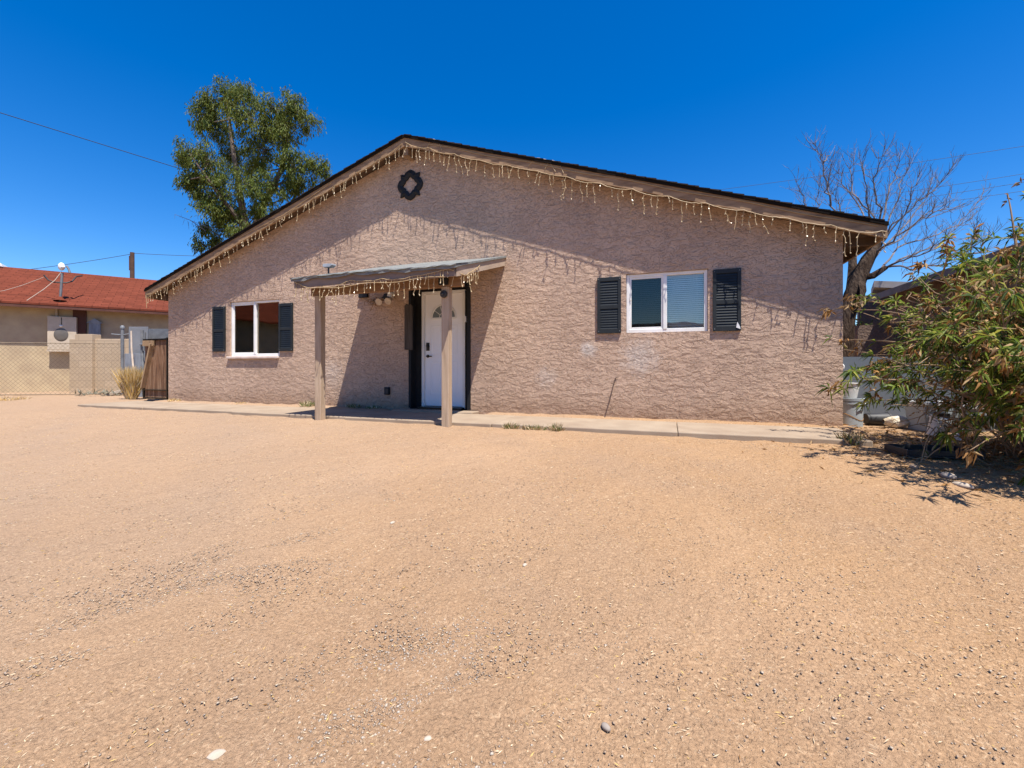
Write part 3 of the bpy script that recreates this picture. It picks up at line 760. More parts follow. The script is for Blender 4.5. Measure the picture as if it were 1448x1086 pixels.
for t_ in (tA+.3, tB-.3):
    m.add([NW(t_, .5, -.2), NW(t_, 6.5, -.2), NW(t_, 6.5, ze+.16), NW(t_, 3.5, zr-.08), NW(t_, .5, ze+.16)], [(0,1,2,3,4)])
m.build('wall', STUCCO_N, HN)
m = MB()
for n0 in (0, 7):
    p = [NW(tA, n0, ze), NW(tB, n0, ze), NW(tB, 3.5, zr), NW(tA, 3.5, zr)]
    q_ = [v-Vector((0, 0, .06)) for v in p]
    fs = [(0,1,2,3),(7,6,5,4),(0,4,5,1),(1,5,6,2),(3,7,4,0)]
    m.add(p+q_, fs if n0 == 0 else [f[::-1] for f in fs])
m.build('roof', SHING_R, HN)
m = MB(); m.bar(NW(tA+.01, .03, ze-.09), NW(tB-.01, .03, ze-.09), .04, .12); m.build('fascia', RUST, HN)
m = MB()
p = [NW(tA, .05, ze-.075), NW(tB, .05, ze-.075), NW(tB, .5, ze-.01), NW(tA, .5, ze-.01)]; m.add(p, [(0,3,2,1)]); m.build('soffit', TRIM_D, HN)
t0, z0 = nwall(113, 440); 
m = MB()
for q in [(t0-.16, t0+.16)]: 
    m.add([NW(q[0], .45, 0), NW(q[1], .45, 0), NW(q[1], .45, ze-.05), NW(q[0], .45, ze-.05), NW(q[0], .499, 0), NW(q[1], .499, 0), NW(q[1], .499, ze-.05), NW(q[0], .499, ze-.05)], [(0,1,2,3),(0,4,5,1),(1,5,6,2),(3,7,4,0)])
m.build('corner_board', RUST, HN)
# electrical panel, conduit and mast
t0, z0 = nwall(90, 473)
EP = thing('meter_panel', NW(t0, .5, z0-.5), 'tan electrical meter panel with a round cover on the neighbouring wall', 'electrical panel')
def nbox(mb, t0, t1, n0, n1, z0, z1):
    vs = [NW(t, n, z) for t in (t0, t1) for n in (n0, n1) for z in (z0, z1)]
    mb.add(vs, [(0,1,3,2),(4,6,7,5),(0,4,5,1),(2,3,7,6),(0,2,6,4),(1,5,7,3)])
m = MB(); nbox(m, t0-.33, t0+.33, .30, .498, z0-.50, z0+.56); m.build('cabinet', PANEL_N, EP, False, .01)
m = MB(); nbox(m, t0-.34, t0+.34, .27, .31, z0-.56, z0-.505); m.build('drip_edge', PANEL_N, EP)
m = MB(); m.ball(NW(t0-.02, .30, z0-.02), .17, 0, (1, 1, 1.25), 18, 10); m.v = [tuple(Vector(v) + nN*((NW(t0-.02, .30, z0)-Vector(v)).dot(nN)*.85)) for v in m.v]; m.build('meter_cover', simple('meter_glass', (.10,.085,.07), (.14,.12,.10), 6, .4, spec=.5), EP, True)
m = MB(); m.ball(NW(t0-.02, .285, z0+.26), .04, 0, (1,1,1), 10, 6); m.build('knob', WPLAST, EP)
m = MB(); nbox(m, t0-.02, t0+.0, .292, .30, z0+.26, z0+.53); m.build('door_seam', DARKMET, EP)
m = MB(); m.tube([NW(t0-.15, .44, z0+.56), NW(t0-.15, .44, ze-.06)], .035, 8); m.build('conduit', PANEL_N, EP)
zm0 = ze+.12
MS = thing('service_mast', NW(t0-.2, .28, zm0), 'grey electric service mast with a white weatherhead on the red roof', 'mast')
def RN(px, py, n): # point over the neighbour's roof plane n behind the eave
    t, z = nwall(px, py, n); return NW(t, n, z)
b0 = RN(85, 424, .3); b1 = RN(88, 386, .3)
m = MB(); m.tube([b0-Vector((0,0,.05)), b1], .035, 10); m.build('pole', METAL, MS, True)
m = MB(); m.lathe([(.16, 0), (.10, .05), (.055, .12)], b0+Vector((0,0,-.02)), (0,0,1), 14); m.build('flashing', SHING_R, MS)
m = MB(); c_ = RN(87, 377, .3); m.ball(c_, .085, 0, (1, 1, 1.5), 12, 8); m.ball(c_+Vector((.09, 0, -.02)), .055, 0, (1,1,1), 10, 6); m.build('weatherhead', WPLAST, MS, True)
m = MB(); m.tube([RN(94, 376, .3), RN(97, 380, .28), RN(99, 386, .26)], .03, 7); m.build('hook', METAL, MS, True)
m = MB(); m.tube([RN(62, 389, .3), RN(68, 396, .29), RN(76, 399, .28), RN(94, 400, .3), RN(102, 398, .4), RN(108, 391, .6), RN(116, 390, .8)], .022, 6); single(m, 'service_cable', CABLE, RN(62, 389, .3), 'dark sagging service cable looped around the roof mast', 'cable', None, True)
m = MB(); m.tube([RN(38, 425, .05), RN(62, 409, .15), RN(78, 396, .25), RN(87, 384, .3)], .011, 6); single(m, 'guy_wire', PVC, RN(38, 425, .05), 'pale brace rod running from the mast down to the roof edge', 'brace rod')
m = MB(); m.tube([RN(-40, 418, .6), RN(6, 411, .6), RN(30, 404, .5), RN(62, 392, .35)], .008, 6); single(m, 'overhead_cable', PVC, RN(6, 411, .6), 'thin white cable lying across the red roof toward the mast', 'cable')
m = MB(); t1, z1 = nwall(135, 466); nbox(m, t1-.14, t1+.14, .36, .498, z1-.25, z1+.2); m.prism([NW(t1-.2, .34, z1+.2), NW(t1+.2, .34, z1+.2), NW(t1, .34, z1+.36)], nN*.15); single(m, 'wall_cabinet', PLY, NW(t1, .45, z1-.25), 'small grey gabled box on the shaded neighbouring wall', 'box')
cp = NW(-.7, 3.9, zr+.05)
CO = thing('roof_cooler', cp, 'white evaporative cooler on the ridge of the red roof at the far left', 'cooler')
m = MB(); q = [-1.0, .45]; 
m.prism([NW(-1.50, 3.3, zr-.05), NW(-0.78, 3.3, zr-.05), NW(-0.82, 3.3, zr+.06), NW(-0.94, 3.3, zr+.14), NW(-1.22, 3.3, zr+.17), NW(-1.50, 3.3, zr+.10)], nN*.9); m.build('cabinet', WPLAST, CO, False, .03)
m = MB(); m.bar(NW(-2.4, 3.6, zr+.08), NW(-1.51, 3.6, zr+.10), .4, .3); m.build('duct', METAL, CO, False, .02)

# block wall
bw = MB(); za, zb_ = 1.74, 1.64
A = at(98, 0, 13.3); B = at(212, 0, 13.3); A.z = B.z = 0
bw.prism([(A.x, A.y, -.2), (B.x, B.y, -.2), (B.x, B.y, 1.66), (A.x, A.y, 1.66)], (-RT.y*.19, RT.x*.19, 0))
o = bw.build('block_wall', BLOCK, None, False, .01); place(o, A); tag(o, 'tan concrete block wall between the chain link fence and the gate', 'wall')
bp = MB(); C_ = at(106, 0, 13.2); C_.z = 0; E_ = at(130, 0, 13.2); E_.z = 0
bp.prism([(C_.x, C_.y, -.2), (E_.x, E_.y, -.2), (E_.x, E_.y, 1.80), (C_.x, C_.y, 1.80)], (-RT.y*.3, RT.x*.3, 0)); bp.build('pillar', BLOCK, o, False, .01, False)
# chain link fence
fa_ = at(172, 557, 12.5); fb_ = at(-110, 565, 11.6); fa_.z = gz(fa_.x, fa_.y); fb_.z = gz(fb_.x, fb_.y)
CF = thing('chain_link_fence', fa_, 'rusty chain link fence in front of the tan neighbouring wall', 'fence')
dv = fb_-fa_; Lf = Vector((dv.x, dv.y, 0)).length; ux = Vector((dv.x, dv.y, 0))/Lf; hf = 1.42
def fp(s, z): return Vector((fa_.x, fa_.y, 0)) + ux*s + Vector((0, 0, z))
m = MB(); st = .115; RUSTW = simple('rusty_wire', (.27, .21, .14), (.21, .16, .10), 8, .7)
k = -hf
while k < Lf:
    for sgn in (1, -1):
        s0, s1 = (k, k+hf); zA, zB = (.05, .05+hf) if sgn > 0 else (.05+hf, .05)
        c0, c1 = max(s0, 0), min(s1, Lf)
        if c1 > c0+.01:
            za = zA+(zB-zA)*(c0-s0)/hf; zb_ = zA+(zB-zA)*(c1-s0)/hf
            m.tube([fp(c0, za), fp(c1, zb_)], .0042, 3, 0, False)
    k += st
m.build('wire_mesh', RUSTW, CF)
m = MB(); m.tube([fp(-.02, -.1), fp(-.02, 1.93)], .042, 10); m.lathe([(.055, 0), (.055, .06), (.03, .09)], fp(-.02, 1.9), (0,0,1), 10); m.build('end_post', METAL, CF, True)
m = MB(); m.tube([fp(0, hf+.05), fp(Lf, hf+.05)], .012, 6); m.build('top_wire', RUSTW, CF)
m = MB(); m.tube([fp(0, .05), fp(Lf, .05)], .01, 6); m.build('bottom_wire', RUSTW, CF)
for s_ in (2.9, 5.6):
    m = MB(); m.tube([fp(s_, -.1), fp(s_, hf+.1)], .022, 8); m.build('post', RUSTW, CF, True)
m = MB(); m.tube([fp(.25, 1.74), fp(-.02, 1.72), fp(-.3, 1.77)], .02, 6); m.build('latch_arm', METAL, CF, True)

# sheet panels and gate between fence and house
def panel(name, px0, px1, py0, Z0, Z1, zbot, th, mat, label, cat):
    a = at(px0, py0, Z0); b = at(px1, py0, Z1); top = a.z
    n_ = Vector((-(b-a).y, (b-a).x, 0)).normalized()
    m = MB(); m.prism([(a.x, a.y, zbot), (b.x, b.y, zbot), (b.x, b.y, b.z), (a.x, a.y, top)], n_*th)
    return single(m, name, mat, (a.x, a.y, zbot), label, cat, None, False, .004)
panel('sheet_metal', 182, 209, 462, 11.9, 11.9, -.05, .03, SHEET, 'tall grey sheet metal panel standing between the block wall and the wooden gate', 'panel')
panel('fence_panel', 205, 244, 465, 12.3, 12.3, .0, .03, METAL, 'wide corrugated grey panel showing above the wooden gate', 'panel')
panel('plywood_sheet', 176, 204, 500, 11.6, 11.5, -.03, .02, PLY, 'weathered blue grey plywood sheet behind the straw tuft', 'panel')
a = at(185, 470, 11.3); m = MB(); m.tube([at(185.5, 468, 11.3), at(186, 492, 11.25), at(188, 515, 11.2), at(192, 545, 11.1)], [.018, .02, .022, .022], 8); single(m, 'white_pipe', PVC, at(192, 545, 11.1), 'slim white pipe leaning on the panels above the straw tuft', 'pipe', None, True)
m = MB(); m.tube([at(201, 467, 11.2), at(201, 500, 11.2), at(204, 560, 11.1)], .035, 8); m.tube([at(198, 487, 11.15), at(210, 487, 11.1)], .022, 6); m.tube([at(205, 470, 11.1), at(203.5, 496, 11.1)], .028, 6); single(m, 'gate_post', METAL, at(204, 568, 11.0), 'grey steel gate post with hinge arms beside the wooden gate', 'post')
G = thing('wooden_gate', Vector((-11.55, .05, 0)), 'weathered brown board gate in a black steel frame beside the house', 'gate')
gx0, gx1, gy = -12.0, -11.13, .03
m = MB()
n = 7
for i in range(n):
    a0 = gx0+.03+(gx1-gx0-.06)*i/n; a1 = gx0+.03+(gx1-gx0-.06)*(i+1)/n-.008
    m.box(a0, a1, gy, gy+.022, .07+rnd.uniform(-.01, .01), 1.47+rnd.uniform(-.02, .02))
m.build('boards', GATEW, G)
m = MB(); m.box(gx0, gx1, gy-.035, gy-.002, .04, .075); m.box(gx0, gx1, gy-.035, gy-.002, .24, .265); m.box(gx0, gx0+.03, gy-.034, gy+.03, .04, .5); m.box(gx1-.03, gx1, gy-.034, gy+.03, .04, 1.5); m.box(gx0, gx1, gy-.03, gy-.002, 1.44, 1.48); m.build('frame', DARKMET, G)
LUM = m_wood('tan_brace', (.34, .22, .12), (.42, .29, .17), (.24, .15, .08), 'z')
m = MB(); m.bar((gx0+.02, gy-.045, .30), (gx0+.36, gy-.045, 1.36), .05, .1, 0, Vector((0, 1, 0))); m.build('brace', LUM, G)
m = MB(); m.box(gx0+.05, gx0+.42, gy-.07, gy-.036, 1.31, 1.44); m.build('top_block', LUM, G)

# ------------------------------------------------------------------ utility pole, wires
b = at(187, 520, 32); b.z = 0; t_ = at(187, 357, 32)
m = MB(); m.tube([b, t_], [.17, .13], 10); up = single(m, 'utility_pole', simple('creosote_pole', (.10, .055, .035), (.07, .04, .03), 3, .9), b, 'dark brown utility pole rising behind the red roof', 'utility pole', None, True)
m = MB(); m.box(t_.x-.2, t_.x-.06, t_.y-.1, t_.y+.1, t_.z-1.3, t_.z-.25); m.build('pole_hardware', RUST, up)
up.children[0].data.transform(Matrix.Translation(Vector((0,0,0))))
def wire(a, b, r, label, group=None, sag=.0):
    m = MB(); pts = []
    for i in range(17):
        f_ = i/16; p = a.lerp(b, f_); p.z -= sag*4*f_*(1-f_); pts.append(p)
    m.tube(pts, r, 4); return single(m, 'power_line', CABLE, a, label, 'cable', group, True)
wire(at(-120, 122, 15), at(330, 262, 21), .014, 'black overhead cable sloping down from the top left toward the green tree', 'overhead cables')
wire(at(187, 358, 32), at(420, 360, 40), .016, 'faint cable running right from the utility pole', 'overhead cables', .2)
wire(at(187, 359, 32), at(-150, 400, 26), .016, 'faint cable running left from the utility pole above the red roof', 'overhead cables', .2)
for (ya, yb2, xa, q) in ((207, 268, 1020, 'topmost'), (245, 280, 1180, 'second from the top'), (257, 292, 1180, 'third from the top'), (271, 300, 1180, 'lowest')):
    wire(at(1560, ya-18, 42), at(xa, yb2+(5 if xa > 1100 else 0), 50), .019, q+' of the four thin cables crossing the sky at the right', 'overhead cables', .15)

# ------------------------------------------------------------------ green tree behind the house
def grow_leaf_tree():
    Zt = 18.5; base = at(370, 520, Zt); base.z = -.05
    T = thing('tree', base, 'tall loose green eucalyptus-like tree rising behind the left roof slope', 'tree')
    sc = 3.62
    lob = [(420,130,85),(540,115,62),(340,150,45),(300,240,72),(390,290,100),(540,230,110),(680,190,80),(790,170,68),(850,255,55),(740,320,90),(250,420,62),(345,470,95),(470,420,85),(620,400,95),(770,470,85),(880,500,66),(930,490,35),
           (290,560,70),(400,600,95),(540,590,100),(680,590,95),(800,590,70),(350,700,70),(460,720,90),(600,720,80),(310,640,50),(420,800,60),(320,800,36),(300,880,28),(520,810,60),(220,450,40),(380,870,34), (230,560,34), (690,280,80), (600,500,80)]
    tr = MB(); 
    def zp(x, y, dz=0.0): return at(200+x/sc, 100+y/sc, Zt+dz)
    forks = {}
    s1 = [base, zp(560, 1300), zp(545, 1000, .2), zp(530, 800, .1), zp(500, 600, -.1), zp(470, 420, -.3), zp(450, 250, -.2), zp(430, 130, 0)]
    tr.tube(s1, [.26, .22, .18, .15, .12, .085, .05, .02], 9)
    s2 = [zp(540, 900, .1), zp(620, 700, .5), zp(720, 500, .6), zp(745, 350, .4), zp(735, 230, .3), zp(790, 150, .2)]
    tr.tube(s2, [.14, .12, .10, .07, .045, .02], 8)
    s3 = [zp(530, 800, .1), zp(400, 640, -.6), zp(330, 540, -.9), zp(250, 430, -.9)]
    tr.tube(s3, [.10, .08, .05, .02], 7)
    axes = s1[2:] + s2[1:] + s3[1:]
    Cs = []; Ds = []; Ls = []; Ws = []; Ms = []
    for lx, ly, lr in lob:
        c = zp(lx, ly, rnd.uniform(-1.3, 1.3)); r = lr/sc/FPX*Zt
        near = min(axes, key=lambda a: (a-c).length + max(0, (a.z-c.z))*1.5)
        mid = near.lerp(c, .5)+Vector((rnd.uniform(-.2, .2), rnd.uniform(-.2, .2), -.1))
        tr.tube([near, mid, c], [.035, .024, .010], 6)
        for s in range(int(19*(lr/75)**1.6)+4):
            v = Vector((rnd.gauss(0, 1), rnd.gauss(0, 1), rnd.gauss(0, 1))).normalized()*(r*rnd.random()**.45)
            sp = c+v; dk = rnd.random()
            tr.tube([c+v*.15, c+v*.6+Vector((0, 0, .06)), sp], [.013, .009, .005], 4, 0, False)
            k = rnd.randint(42, 84); rr = rnd.uniform(.13, .23)
            out = v.normalized()
            for _ in range(k):
                q_ = Vector((rnd.gauss(0, .6), rnd.gauss(0, .6), rnd.gauss(-.35, .75)))*rr
                Cs.append(sp+q_); Ds.append(Vector((rnd.gauss(0, .45), rnd.gauss(0, .45), -1.0))+out*.35)
                Ls.append(rnd.uniform(.11, .20)); Ws.append(rnd.uniform(.026, .048))
                Ms.append((0 if rnd.random() < .6 else 1 if rnd.random() < .6 else 2) if dk < .7 else (2 if rnd.random() < .55 else 0))
    tr.build('trunk', BARK_P, T, True)
    leaves('crown', [tuple(v) for v in Cs], [tuple(v) for v in Ds], Ls, Ws, np.array(Ms), [L1, L2, L3], T)
    dt = MB()
    for a, b in (((330, 820), (170, 735)), ((400, 850), (260, 770))):
        p, e = zp(*a), zp(*b)
        dt.tube([p, p.lerp(e, .5)+Vector((0,0,.1)), e], [.02, .012, .006], 5)
        for _ in range(8):
            f_ = rnd.uniform(.4, 1); o_ = p.lerp(e, f_); dt.tube([o_, o_+Vector((rnd.uniform(-.15, .1), 0, rnd.uniform(-.35, .2)))], [.006, .003], 4)
    dt.build('dead_branch', TWIG, T, True)
    return T
grow_leaf_tree()

# ------------------------------------------------------------------ bare tree right
def bare_tree():
    Zt = 10.0; sc = 4.161
    def zp(x, y, dz=0.0): return at(1100+x/sc, 200+y/sc, Zt+dz)
    base = at(1190, 520, Zt); base.z = gz(base.x, base.y)-.02
    T = thing('bare_tree', base, 'leafless grey tree with a thick dark trunk behind the right roof corner', 'tree')
    tr = MB()
    tr.tube([base, zp(385, 1200), zp(400, 1040), zp(440, 900, .0), zp(480, 790), zp(530, 690), zp(590, 600)], [.26, .21, .17, .175, .165, .13, .08], 12)
    tr.tube([zp(430, 930), zp(440, 800, .2), zp(440, 690, .3), zp(420, 560, .4)], [.12, .11, .09, .05], 10)
    tr.tube([zp(480, 800), zp(500, 880, -.25), zp(490, 930, -.3)], [.09, .06, .035], 8)
    tr.tube([zp(470, 800), zp(560, 790, -.2), zp(640, 740, -.3)], [.10, .07, .05], 8)
    tr.v = [tuple(Vector(v)+Vector((rnd.gauss(0, .012), rnd.gauss(0, .012), 0))) for v in tr.v]
    tr.build('trunk', BARK_D, T, True)
    br = MB(); tw = []
    B = [[(430,650,.3),(400,560,.4),(310,380,.6),(272,200,.7),(270,120,.7),(225,60,.7),(222,10,.7)], [(310,380,.6),(295,260,.4),(315,140,.3)], [(270,120,.7),(312,72,.8)],
         [(590,600,0),(560,450,.3),(440,300,.5),(430,180,.6),(450,100,.6)], [(590,600,0),(600,400,-.3),(560,250,-.4),(600,110,-.5),(628,45,-.5)], [(590,600,0),(680,400,.2),(740,200,.3),(800,90,.3)],
         [(590,600,0),(690,490,-.3),(830,350,-.5),(940,270,-.6),(1030,140,-.7)], [(560,660,0),(700,560,-.6),(850,450,-.9),(960,400,-1.1),(1035,390,-1.2)], [(600,760,-.2),(700,620,.5),(900,560,.8),(1065,490,1.0),(1140,400,1.0),(1240,285,1.1)],
         [(640,740,-.3),(800,660,.2),(950,600,.3),(1060,500,.4),(1140,455,.4)], [(640,740,-.3),(780,748,-.6),(950,730,-.8),(1070,665,-.9),(1160,600,-1),(1160,530,-1)], [(1070,665,-.9),(1190,650,-1),(1250,535,-1.1)],
         [(600,560,.1),(650,300,.4),(700,180,.5),(705,85,.5)], [(420,560,.4),(380,450,.8),(350,350,1),(330,290,1)], [(590,600,0),(520,430,-.5),(520,280,-.7),(500,100,-.8)], [(420,600,.4),(240,470,1.0),(230,350,1.2),(240,200,1.2)],
         [(560,700,.2),(760,480,.9),(880,330,1.2),(910,200,1.3)], [(590,620,.1),(760,420,-.2),(790,280,-.3),(830,190,-.3)], [(420,640,.3),(200,470,.5),(140,330,.6),(110,240,.6)], [(640,740,-.3),(740,690,-.9),(900,640,-1.3),(1000,560,-1.5)],
         [(600,640,.0),(740,560,.3),(880,420,.4),(970,375,.5)], [(560,560,.3),(480,380,.9),(380,260,1.1),(360,160,1.1)]]
    for bl in B:
        pts = [zp(*p) for p in bl]; n = len(pts)
        # resample with small wobble
        fine = []
        for i in range(n-1):
            for k in range(4):
                f_ = k/4; p = pts[i].lerp(pts[i+1], f_)
                fine.append(p+Vector((rnd.gauss(0, .018), rnd.gauss(0, .03), rnd.gauss(0, .018))) if i+k else p)
        fine.append(pts[-1]); m_ = len(fine)
        br.tube(fine, [.019*(1-i/(m_-1))**1.1+.004 for i in range(m_)], 6)
        for i in range(3, m_):
            for _ in range(3):
                if rnd.random() < .80:
                    d_ = (fine[i]-fine[i-1]).normalized(); tw.append((fine[i], d_, rnd.uniform(.25, .75)*(1-.35*i/m_), .0055))
    # side twigs, curving upward, forking once
    for p, d_, L, r in tw:
        dr = (d_ + Vector((rnd.gauss(0, .55), rnd.gauss(0, .55), rnd.gauss(.25, .45)))).normalized()
        pts = [p]
        for k in range(5):
            dr = (dr + Vector((rnd.gauss(0, .13), rnd.gauss(0, .13), .10))).normalized(); pts.append(pts[-1]+dr*L/5)
        br.tube(pts, [r*(1-k/6.5) for k in range(6)], 4, 0, False)
        for k in (2, 3, 4):
            if rnd.random() < .55:
                d2 = (dr+Vector((rnd.gauss(0, .6), rnd.gauss(0, .6), rnd.gauss(.2, .4)))).normalized(); q_ = pts[k]
                br.tube([q_, q_+d2*L*.2, q_+d2*L*.36+Vector((0,0,.03))], [r*.6, r*.5, r*.3], 4, 0, False)
    br.build('branches', TWIG, T, True)
bare_tree()

# ------------------------------------------------------------------ big half-dry bush right
def bush():
    base = Vector((3.5, -1.75, gz(3.5, -1.75)))
    T = thing('oleander_bush', base, 'large half-dry green and brown bush spreading in from the right', 'bush')
    st = MB(); C=[];D=[];L=[];W=[];Mi=[]; dC=[];dD=[];dL=[];dW=[];dM=[]
    def whorl(p, d, n, ln, green):
        for _ in range(n):
            v = (d*.55 + Vector((rnd.gauss(0, .6), rnd.gauss(0, .6), rnd.gauss(.05, .6))))
            if green:
                C.append(p); D.append(v); L.append(ln*rnd.uniform(.7, 1.2)); W.append(ln*rnd.uniform(.11, .19)); Mi.append(0 if rnd.random() < .5 else 1 if rnd.random() < .55 else 2)
            else:
                v.z -= .7; dC.append(p+Vector((rnd.gauss(0,.02), rnd.gauss(0,.02), rnd.gauss(0,.02)))); dD.append(v); dL.append(ln*rnd.uniform(.4, .8)); dW.append(ln*rnd.uniform(.14, .26)); dM.append(0 if rnd.random() < .55 else 1)
    def stem(p0, d, Ln, r, droop, dry, lvl=0):
        pts = [p0]; dr = d.normalized(); n = 9
        for k in range(n):
            dr = (dr + Vector((rnd.gauss(0, .10), rnd.gauss(0, .10), rnd.gauss(0, .08)-droop*(k/n)))).normalized()
            pts.append(pts[-1]+dr*Ln/n)
            if pts[-1].z < gz(pts[-1].x, pts[-1].y)+.04: pts[-1].z = gz(pts[-1].x, pts[-1].y)+.04
        st.tube(pts, [r*(1-.75*k/n) for k in range(n+1)], 5)
        s0 = 3 if lvl == 0 else 2
        for k in range(s0, n+1):
            dk = (pts[k]-pts[k-1]).normalized()
            isdry = rnd.random() < dry
            if rnd.random() < .85: whorl(pts[k], dk, rnd.randint(4, 7) if not isdry else rnd.randint(4, 9), rnd.uniform(.08, .135), not isdry)
            if lvl == 0 and k < n and rnd.random() < .75:
                b = (dk+Vector((rnd.gauss(0, .7), rnd.gauss(0, .7), rnd.gauss(.1, .5))))
                stem(pts[k], b, rnd.uniform(.25, .6), r*.5, droop*.6, min(1, dry*1.1), 1)
        whorl(pts[-1], dr, 7, .13, rnd.random() > dry)
    for i in range(200):
        a = rnd.uniform(0, 2*math.pi); rr = rnd.uniform(0, .6)
        p = base+Vector((math.cos(a)*rr, math.sin(a)*rr, 0)); p.z = gz(p.x, p.y)-.02
        out = rnd.uniform(.12, 1.0)
        d = Vector((math.cos(a)*out, math.sin(a)*out, 1.0))
        if math.cos(a) > .1: Ln = rnd.uniform(1.8, 2.8)
        else: Ln = rnd.uniform(1.2, 2.2)
        low = out > .75
        tp = p + d.normalized()*Ln*.9; rel = tp-CAM; tpx = 724+FPX*rel.dot(RT)/rel.dot(FW)
        tpy = HZ-FPX*rel.z/rel.dot(FW)
        if tpx < 1318 and rnd.random() < .93: continue
        if tpx < 1420 and tpy > 505 and rnd.random() < .85: continue
        stem(p, d, Ln, rnd.uniform(.008, .017), .13+.22*out, .52 if low else .24)
    # long bare canes reaching out toward the house corner
    for (a, b, zz) in (((1335, 545, 4.5), (1192, 494, 5.3), 0), ((1330, 500, 4.6), (1176, 483, 5.4), 1), ((1345, 470, 4.5), (1212, 438, 5.2), 2), ((1370, 560, 4.2), (1290, 560, 4.6), 0), ((1400, 420, 4.2), (1330, 395, 4.5), 1), ((1448, 640, 3.9), (1330, 620, 4.3), 2), ((1440, 380, 4.1), (1425, 275, 4.2), 1), ((1470, 400, 4.1), (1449, 265, 4.2), 1), ((1350, 480, 4.5), (1240, 500, 5.0), 2)):
        p, e = at(*a), at(*b); mid = p.lerp(e, .5)+Vector((0, 0, .07))
        st.tube([base.lerp(p, .3), p, p.lerp(mid, .6)+Vector((0,0,.03)), mid, mid.lerp(e, .5)+Vector((0,0,.02)), e], [.012, .011, .009, .008, .006, .004], 5)
        for f_ in (.35, .55, .7, .85, 1.0):
            if rnd.random() < .8: whorl(p.lerp(e, f_)+Vector((0, 0, .05)), (e-p).normalized(), rnd.randint(3, 6), .11, rnd.random() < (.75 if zz != 2 else .25))
    # dead tangle hanging low in front
    for i in range(46):
        p = at(rnd.uniform(1320, 1500), rnd.uniform(560, 640), rnd.uniform(3.7, 4.3)); pts = [p]; dr = Vector((rnd.gauss(0, .5), rnd.gauss(0, .4), -.6))
        for k in range(6):
            dr += Vector((rnd.gauss(0, .25), rnd.gauss(0, .25), rnd.gauss(-.15, .25))); q_ = pts[-1]+dr.normalized()*.09
            q_.z = max(q_.z, gz(q_.x, q_.y)+.015); pts.append(q_)
        st.tube(pts, [.006, .006, .005, .005, .004, .004, .003], 4)
        if rnd.random() < .5: whorl(pts[-1], dr.normalized(), 5, .10, False)
    for i in range(90):     # thin bare twigs criss-crossing the left half of the bush
        p = at(rnd.uniform(1285, 1440), rnd.uniform(420, 600), rnd.uniform(4.0, 5.2)); pts = [p]; dr = Vector((rnd.gauss(-.3, .7), rnd.gauss(0, .5), rnd.gauss(.1, .5)))
        L_ = rnd.uniform(.25, .7)
        for k in range(5):
            dr += Vector((rnd.gauss(0, .22), rnd.gauss(0, .22), rnd.gauss(-.05, .2))); pts.append(pts[-1]+dr.normalized()*L_/5)
        st.tube(pts, [.0045, .004, .0038, .0034, .003, .0022], 4)
        if rnd.random() < .55: whorl(pts[-1], dr.normalized(), rnd.randint(2, 5), .08, rnd.random() < .35)
    st.build('stems', STEM, T, True)
    leaves('leaves', [tuple(v) for v in C], [tuple(v) for v in D], L, W, np.array(Mi), [B1, B2, B3], T, .5, .35)
    leaves('dead_leaves', [tuple(v) for v in dC], [tuple(v) for v in dD], dL, dW, np.array(dM), [DRY1, DRY2], T, .6, .2)
bush()

# ------------------------------------------------------------------ right background
XN = 5.1
HR = thing('neighbour_house', (8.0, 4.0, 0), 'shaded grey-brown house behind the bush at the right edge', 'house')
m = MB(); m.add([(5.5, 7.3, -.2), (5.5, -2.5, -.2), (5.5, -2.5, 2.75), (5.5, 7.3, 2.75)], [(0,1,2,3)]); m.add([(5.5, -2.5, -.2), (11, -2.5, -.2), (11, -2.5, 2.75), (8.25, -2.5, 3.6), (5.5, -2.5, 2.75)], [(0,1,2,3,4)]); m.add([(5.5, 7.3, -.2), (11, 7.3, -.2), (11, 7.3, 2.75), (8.25, 7.3, 3.6), (5.5, 7.3, 2.75)], [(4,3,2,1,0)]); m.add([(11, 7.3, -.2), (11, -2.5, -.2), (11, -2.5, 2.75), (11, 7.3, 2.75)], [(3,2,1,0)])
m.build('wall', BLOCK_G, HR)
m = MB()
m.prism([(5.1, -2.9, 2.72), (8.25, -2.9, 3.70), (8.25, -2.9, 3.62), (5.1, -2.9, 2.64)], (0, 10.3, 0)); m.prism([(8.25, -2.9, 3.70), (11.4, -2.9, 2.72), (11.4, -2.9, 2.64), (8.25, -2.9, 3.62)], (0, 10.3, 0)); m.build('roof', simple('faded_brown_shingles', (.21, .16, .13), (.15, .115, .095), 5, .9, .6, 30, .02), HR)
m = MB(); m.box(5.06, 5.095, -2.9, 7.4, 2.55, 2.70); m.build('fascia', simple('faded_fascia', (.22, .18, .16), (.17, .14, .12), 4, .8), HR)
m = MB(); a, b = at(1236, 397, 12.2), at(1302, 399, 11.8); m.prism([(a.x, a.y, a.z-.18), (b.x, b.y, b.z-.18), (b.x, b.y, b.z), (a.x, a.y, a.z)], (.5, 1.6, 0)); m.build('porch_slab', simple('grey_slab', (.36, .32, .30), (.30, .26, .24), 3, .8), HR)
m = MB(); a, b = at(1214, 520, 12.6), at(1330, 520, 12.2); m.prism([(a.x, a.y, -.2), (b.x, b.y, -.2), (b.x, b.y, 2.85), (a.x, a.y, 2.85)], (.4, 1.3, 0)); m.build('wing_wall', BLOCK_G, HR)
